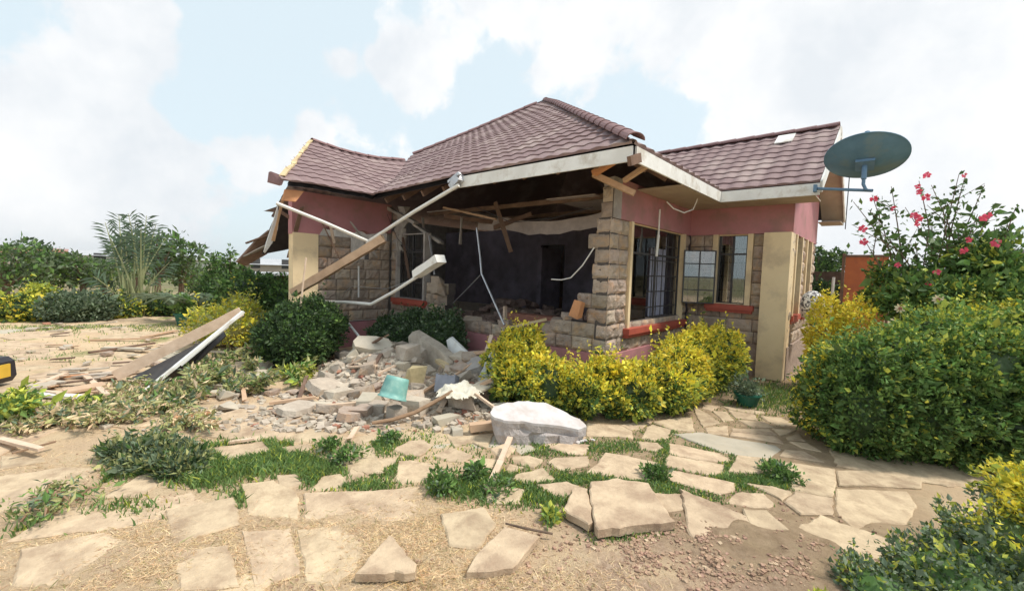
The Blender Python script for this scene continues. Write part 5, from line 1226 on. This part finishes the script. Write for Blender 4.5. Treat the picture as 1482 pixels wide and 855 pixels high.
# low boundary hedges at left
def lowhedge(px0,px1,py,h,mats,ws,lb,seed):
    a,b=G(px0,py),G(px1,py);n=max(3,int(np.linalg.norm(b-a)/.45));bl=[(a[0]+(b[0]-a[0])*i/n,a[1]+(b[1]-a[1])*i/n,h*.45,.34,.4,h*.55) for i in range(n+1)]
    bush('low_hedge',lb,'hedge',bl,2600*max(1,n//4),.07,mats,ch_mix(ws),'low hedges edging the left yard',seed,stems=False,corem=len(mats)-1,sprigs=20)
lowhedge(-20,58,464,.6,['l_yel','l_lime','l_green','l_dark'],[.3,.35,.3,.15],'yellow green low hedge left of the terracotta pots',71)
lowhedge(70,98,462,.55,['l_lime','l_green','l_dark'],[.35,.4,.2],'short green hedge just right of the terracotta pots',72)
lowhedge(134,182,459,.55,['l_yel','l_lime','l_green','l_dark'],[.15,.35,.4,.2],'yellow green low hedge left of the frond plant base',73)
lowhedge(214,262,456,.55,['l_lime','l_green','l_dark'],[.15,.5,.35],'dark green low hedge right of the frond plant base',74)
x,y=gpt(115,0,15.6);bush('grey_shrub','round silver grey shrub in the middle of the low hedge','shrub',[(x,y,.33,.45,.75,.40)],4000,.07,['l_grey','l_dark'],ch_mix([.8,.2]),None,75,corem=1)
for i,(px,py,lb) in enumerate(((55,462,'left terracotta planter in front of the low hedge'),(68,461,'right terracotta planter in front of the low hedge'))):
    p=G(px,py);t=pot(p,.24,.45,'terra',lb);mb=MB();P,N_,tt=blobs_surface([(p[0],p[1],.62,.2,.2,.25)],500,80+i,.4,.3);leaves(mb,P,N_,.08,0,seed=i);obj('leaves',mb,'l_lime',t)
p=G(269,470);t=pot(p,.24,.3,'pot','small dark potted plant at the far end of the left yard');mb=MB();P,N_,tt=blobs_surface([(p[0],p[1],.48,.2,.2,.26)],420,85,.5,.3);leaves(mb,P,N_,.08,0,seed=2);obj('leaves',mb,'l_mid',t)
p=G(1081,585);t=pot(p,.155,.15,'pot','wide dark green pot at the foot of the right cream pillar');mb=MB();P,N_,tt=blobs_surface([(p[0],p[1],.22,.2,.2,.14)],900,86,.6,.4);leaves(mb,P,N_,.04,0,seed=2);obj('leaves',mb,'l_grey',t)
bush('golden_bush','golden wispy bush behind the upper end of the fallen board','bush',[(-9.7,2.4,.40,.45,.5,.36),(-9.9,2.9,.55,.4,.4,.36),(-9.0,2.5,.45,.35,.35,.32)],6500,.055,['l_yel','l_lime','l_wilt'],ch_mix([.35,.4,.25]),None,88,sprigs=50,corem=2)
bush('green_shrub','green shrub between the conifers and the hanging roof corner','shrub',[(-11.6,3.6,.7,.6,.8,.7),(-11.0,4.2,.7,.5,.5,.6)],6000,.08,['l_mid','l_green','l_dark'],ch_mix([.4,.4,.2]),None,89,corem=2)
# cut branches on the ground
def brush(name,label,pts,n,size,mats,ws,seed,h=.25):
    r=random.Random(seed);P=[];N_=[];tw=MB();c=G(*pts[len(pts)//2][:2]);t=thing(name,label,'cut branches',(c[0],c[1],0),)
    for (px,py,rx) in pts:
        b=G(px,py)
        for k in range(5):
            a=r.uniform(-.5,3.6);L_=rx*r.uniform(.6,1.3);d=np.array([math.cos(a)*L_,math.sin(a)*L_*.7,h*r.uniform(.2,1.2)]);o=np.array([b[0]+r.gauss(0,rx*.4),b[1]+r.gauss(0,rx*.3),.03]);tw.tube([o,o+d*.5+np.array([0,0,.05]),o+d],[.009,.007,.003],k=4)
            for q in range(n//len(pts)//5):
                w_=r.random();P.append(o+d*w_+np.array([r.gauss(0,.05),r.gauss(0,.05),abs(r.gauss(0,.03))]));N_.append([d[0]+r.gauss(0,.3),d[1]+r.gauss(0,.3),r.gauss(0,.2)])
    mb=MB();mb.v=tw.v;mb.f=tw.f;mb.m=[len(mats)]*len(tw.f);mb.n=tw.n;rr_=np.random.RandomState(seed);P=np.array(P);P[:,2]=np.maximum(P[:,2],.03);leaves(mb,P,_nr(np.array(N_)),size,ch_mix(ws)(P,0,0,rr_),up=-.1,seed=seed,asp=.4,spread=.5);obj('leafy_branches',mb,mats+['twig'],t)
brush('cut_branches','pale green cut branches strewn below the fallen gutter',[(330,540,.35),(350,520,.3),(310,560,.4),(275,575,.4),(340,575,.35),(240,590,.4)],7000,.065,['l_wilt','l_mid','l_grey','l_straw'],[.5,.15,.2,.15],91,.22)
brush('cut_branches','wilted brown green branches spread across the left yard',[(200,600,.45),(150,605,.45),(110,612,.4),(170,585,.4),(250,610,.4),(60,625,.35)],6500,.055,['l_wilt','l_grey','l_straw'],[.45,.2,.35],92,.08)
brush('cut_branches','yellowing sprig of leaves lying right in front of the dark shrub',[(385,515,.3),(370,500,.25),(395,500,.2)],1800,.10,['l_wilt','l_lime'],[.5,.5],93,.4)
brush('cut_branches','small heap of yellow green leaves left of the rubble heap',[(438,545,.2),(428,550,.2)],900,.09,['l_wilt','l_lime','l_mid'],[.4,.3,.3],94,.15)
brush('cut_branches','thin green trimmings on the near left ground',[(73,742,.16),(75,741,.16)],420,.04,['l_mid','l_wilt','l_grey'],[.3,.4,.3],95,.05)
brush('cut_branches','bright green trimmings at the left edge by the brown pole',[(35,600,.4),(15,605,.3)],1500,.08,['l_lime','l_mid'],[.6,.4],96,.2)
p=G(205,672);bush('cut_shrub','low heap of dull green cut foliage in the left foreground','cut branches',[(p[0],p[1]+.1,.03,.36,.22,.12),(p[0]-.3,p[1]-.05,.02,.26,.16,.08),(p[0]+.25,p[1]+.2,.03,.26,.18,.09)],8000,.045,['l_grey','l_green','l_dark','l_wilt'],ch_mix([.5,.15,.1,.35]),None,97,stems=False,corem=2,rough=.3,asp=.35,sprigs=20)
# plants on the path
for i,(px,py,s,lb) in enumerate(((947,690,.10,'dark leafy weed in the middle of the path'),(1138,695,.13,'feathery grey green weed before the tall hedge'),(1120,688,.10,'second grey green weed left of the feathery one'),(640,700,.12,'leafy green weed left of the pale lath'),(715,712,.13,'leafy weed at the near end of the pale lath'),(795,752,.07,'bright green weed above the bare earth'),(690,690,.10,'green weed just behind the near weed cluster'),(500,668,.10,'leafy weed on the left part of the path'),(565,638,.10,'grey green weed right under the rubble heap'),(480,650,.1,'small weed clump among the left flags'),(640,712,.09,'small weed at the edge of the dry grass'))):
    p=G(px,py);bush('weed',lb,'weed',[(p[0],p[1],.04,s,s,s*.55)],360,.032,['l_mid','l_green','l_grey'] if px not in (795,) else ['l_lime','l_mid','l_mid'],ch_mix([.5,.35,.15]),None,100+i,stems=False,rough=.4,inner=.5)
# grass between the flags (uncountable)
def grass(name,label,spots,mats,ws,seed,hh=.05,step=1,avoid=True,wd=.006):
    r=np.random.RandomState(seed);P=[];H=[]
    for (px,py,rx,ry,n,h) in spots:
        for k in range(n):
            x=px+r.randn()*rx*.5;y=py+r.randn()*ry*.5
            if y<470 or y>858: continue
            p=G(x,y)
            if avoid and (any(inpoly(p[0],p[1],W) for W in FLW) or (r.rand()<.9 and any(abs(W[0][0]-p[0])<1.2 and abs(W[0][1]-p[1])<1.2 and inpoly(p[0],p[1],W) for W in VFL))): continue
            if (not avoid) and r.rand()<.72 and (any(inpoly(p[0],p[1],W) for W in FLW) or any(abs(W[0][0]-p[0])<1.2 and abs(W[0][1]-p[1])<1.2 and inpoly(p[0],p[1],W) for W in VFL)): continue
            P.append((p[0],p[1],gheight(p[0],p[1])));H.append(h*(.5+r.rand()))
    P=np.array(P);n=len(P);H=np.array(H)[:,None];a=r.rand(n)*6.28;u=np.stack([np.cos(a),np.sin(a),0*a],1);ln=r.randn(n,3)*(.45 if wd>.004 else 1.3);ln[:,2]=1 if wd>.004 else .45;
    tip=P+ln*H;mid=P+ln*H*.5*np.array([.6,.6,1.1]);w_=wd*(.7+.6*r.rand(n))[:,None]
    V=np.stack([P-u*w_,P+u*w_,mid+u*w_*.7,tip,mid-u*w_*.7],1).reshape(-1,3);mb=MB();mb.v=[V];mb.f=[(5*i,5*i+1,5*i+2,5*i+3,5*i+4) for i in range(n)];mb.n=5*n;mb.m=ch_mix(ws)(P,0,0,r)
    obj(name,mb,mats,kind='stuff',label=label,cat='grass',origin=(-2,2,0))
S=[]
for (px,py,rx,ry,n,h) in ((310,672,90,14,7000,.065),(370,655,60,12,4500,.06),(240,695,70,10,3500,.06),(180,735,50,12,2200,.05),(440,655,60,16,4000,.05),(450,680,40,16,2500,.05),(520,645,50,10,2000,.04),(555,675,30,14,1200,.035),(530,700,40,8,900,.04),(640,660,50,10,2200,.035),(700,650,60,12,2500,.035),(620,640,70,6,1500,.03),(740,690,60,16,2500,.04),(700,705,70,14,3500,.045),(790,720,70,12,2500,.04),(820,650,60,10,1600,.03),(840,690,60,10,1800,.035),(900,645,50,8,1500,.03),(880,698,60,6,1200,.03),(960,650,14,26,1200,.03),(960,700,20,24,1500,.035),(1000,650,50,6,1200,.025),(1060,675,20,14,900,.03),(1060,695,70,8,2200,.035),(1110,700,50,10,1500,.035),(955,625,30,8,700,.025),(1120,575,50,16,3500,.07),(1090,600,80,14,900,.02),(985,700,40,30,1000,.03),(660,630,60,12,1500,.03),(780,640,60,8,1500,.04),(480,735,30,10,300,.03),(900,775,40,8,500,.03),(1020,718,60,10,700,.025),(350,720,20,12,300,.05),(30,600,50,10,2500,.08),(180,475,150,8,5000,.06),(60,475,100,6,2500,.06),(60,520,80,10,1500,.05),(100,500,150,20,1500,.05),(30,745,40,20,900,.04)):
    S.append((px,py,rx*1.3,ry*1.3,int(n*(.85 if px<560 else .6)*(.5 if py<560 else 1)),h*.8))
grass('grass','green grass growing between the flagstones',S,['l_grass','l_mid','l_lime'],[.6,.3,.1],201)
S=[(r_[0],r_[1],r_[2],r_[3],r_[4],r_[5]) for r_ in ((180,780,260,80,9000,.02),(450,790,180,70,7000,.02),(620,760,140,60,8000,.022),(350,850,260,40,5000,.022),(100,700,160,60,4000,.02),(660,840,160,30,3000,.02),(580,835,60,20,1200,.04),(840,840,120,40,1500,.018),(560,720,120,30,1200,.018))]
grass('dry_grass','straw coloured dry grass matted over the near left ground',S,['l_straw','l_wilt'],[.97,.03],202,avoid=False,wd=.0022)
# clods and gravel on the bare earth
mb=MB();rr=random.Random(31)
for _ in range(8000):
    q=rr.random()
    px,py=(rr.gauss(980,130),rr.gauss(800,40)) if q<.7 else (rr.uniform(100,1300),rr.uniform(640,855))
    if py>858 or py<600: continue
    p=G(px,py);s=rr.choice([.002,.003,.003,.004,.005,.006,.008,.011]) if q<.7 else rr.choice([.003,.004,.006])
    if any(inpoly(p[0],p[1],W) for W in FLW) and q<.9: continue
    if nz3((p[0],p[1],6),3.2)+.5*nz3((p[0],p[1],6),9)<rr.uniform(-.15,.3): continue
    T=TR((p[0],p[1],gheight(p[0],p[1])+s*.25),rot('Z',rr.uniform(0,6.28)),rot('X',rr.uniform(-.5,.5)))
    v=[np.array((sx*s*rr.uniform(.6,1.2),sy*s*rr.uniform(.6,1.2),sz*s*.6*rr.uniform(.6,1.2))) for sz in(-1,1) for sy in(-1,1) for sx in(-1,1)]
    mb.add(v,[(0,2,3,1),(4,5,7,6),(0,1,5,4),(1,3,7,5),(3,2,6,7),(2,0,4,6)],0 if rr.random()<.93 else 1,T)
obj('soil_clods',mb,['clod','flag'],kind='stuff',label='clods and gravel on the bare earth in front',cat='gravel') if 'clod' in M else None
# ---------------------------------------------------------------- beyond
mb=MB();mb.box((-.78,12.0,0),(-.06,12.04,2.2));gt=thing('rust_gate','rust orange metal sheet gate behind the hibiscus','gate',(-.4,12,0));obj('panel',mb,'rust',gt)
mb=MB();mb.box((-.84,11.98,0),(-.79,12.06,2.28));mb.box((-.05,11.98,0),(0,12.06,2.25));mb.box((-.84,11.981,2.201),(0,12.059,2.25));obj('frame',mb,'wooddk',gt)
mb=MB();mb.tube([(-.98,11.9,0),(-.96,11.9,1.75)],.03);single('white_post',mb,'white','pale post standing left of the rust coloured gate','post')
mb=MB();r=random.Random(2)
for k in range(12):
    u=1.6
    while u<7: e=u+r.uniform(.35,.5);block(mb,mapper('y',12.6),u+.006,e-.006,k*.2+.006,k*.2+.194,.2,r,False,False);u=e
mb.box((1.6,12.62,0),(7,12.8,2.38));single('block_wall',mb,'block','grey block boundary wall at the far right edge','wall')
mb=MB()
for (a,b,h) in (((-4.,15.6),(-.85,13.4),1.9),): mb.bar((a[0],a[1],h/2),(b[0],b[1],h/2),.1,h,up=(0,0,1))
single('boundary_wall',mb,'wooddk','dark boundary wall under the tree beside the right gable','wall')
mb=MB();n=16
p=PX(1176,436,-.98)
sk=MB();sk.lathe([(.002,-.3),(.15,-.28),(.18,-.05),(.15,.1),(.06,.17),(.002,.18)],TR((p[0],p[1],p[2])),20);t=single('spotted_sack',sk,'spot','white rounded bundle with dark spots hanging beside the gable window','bundle',smooth=True) if 'spot' in M else None
def farhouse(px,d,w_,dp,h,rc,lb,ang=0.):
    x,y=gpt(px,0,d);t=thing('distant_house',lb,'house',(x,y,0),'houses far beyond the garden');T=TR((x,y,0),rot('Z',ang))
    mb=MB();mb.box((-dp/2,-w_/2,0),(dp/2,w_/2,h),0,T);obj('wall',mb,'white' if 'white' in lb else 'far_wall',t)
    mb=MB();o=.5;rh=h+min(w_*.08,.9);mb.add([(-dp/2-o,-w_/2-o,h+.01),(dp/2+o,-w_/2-o,h+.01),(dp/2+o,w_/2+o,h+.01),(-dp/2-o,w_/2+o,h+.01),(0,-w_/2-o,rh),(0,w_/2+o,rh)],[(0,1,4),(2,3,5),(1,2,5,4),(3,0,4,5),(3,2,1,0)],0,T);obj('roof',mb,rc,t)
    for k in range(max(2,int(w_/3))):
        mb=MB();yy=-w_/2+(k+.5)*w_/max(2,int(w_/3));mb.box((dp/2,yy-.5,1.),(dp/2+.03,yy+.5,2.1),0,T);obj('window',mb,'metal',t)
M['far_wall']=material('far_wall',(.45,.38,.33),(.38,.32,.28),1,.9);M['far_roof']=material('far_roof',(.36,.14,.10),(.28,.11,.08),1,.9);M['far_roofg']=material('far_roof_grey',(.45,.46,.48),(.36,.37,.39),1,.7)
for a in ((52,100,8,7,1.9,'far_roof','tan house with red roof behind the leftmost trees'),(70,130,14,8,2.2,'far_roof','long house with red brown roof left of centre of the far view'),(96,120,10,8,2.,'far_roofg','white house with grey roof between two garden trees'),(178,70,8,7,1.8,'far_roofg','white house behind the frond plant'),(240,62,7,6,1.7,'far_roofg','white small house behind the arching plants'),(372,60,7,6,1.4,'far_roofg','low house with grey sheet roof under the hanging roof corner'),(400,110,22,8,1.6,'far_roofg','long grey roofed shed behind the left pillar'),(20,190,16,8,2.,'far_roof','far red roofed house at the left edge'),(130,200,22,9,2.2,'far_roof','far long red roofed house behind the olive tree')): farhouse(*a[:6],a[6],ang=rnd.uniform(-.2,.2))
p=PX(401,398,-13.5);mb=MB();mb.box((-13.9,p[1]-1.4,0),(-12.9,p[1]+.8,1.02));single('garden_shed',mb,'wooddk','low dark shed base seen under the hanging roof corner','shed') if False else None
sh=thing('garden_shed','low dark open shed with grey sheet roof behind the left pillar','shed',(-16,5.0,0))
mb=MB();mb.box((-17,4.2,1.25),(-14.8,6.6,1.32));obj('roof',mb,'far_roofg',sh)
mb=MB();mb.box((-16.9,4.3,0),(-16.8,6.5,1.25));mb.box((-16.8,6.4,0),(-15,6.5,1.25));obj('wall',mb,'wooddk',sh)
for y in (4.3,6.4): mb=MB();mb.bar((-15,y,0),(-15,y,1.25),.08,.08);obj('post',mb,'brick',sh)
# air between here and the hills
def haze():
    mb=MB();mb.box((-3700,-3000,-8),(300,4200,75));m=bpy.data.materials.new('haze_air');m.use_nodes=True;n=m.node_tree.nodes;n.remove(n['Principled BSDF'])
    v=n.new('ShaderNodeVolumePrincipled');v.inputs['Color'].default_value=(.93,.97,1,1);v.inputs['Density'].default_value=.00016;v.inputs['Anisotropy'].default_value=.2
    m.node_tree.links.new(v.outputs[0],n['Material Output'].inputs['Volume']);M['haze']=m
    obj('haze',mb,'haze',kind='stuff',label='pale air between the garden and the far hills',cat='haze')
haze()
for o in bpy.data.objects:
    if '_o' in o: del o['_o']
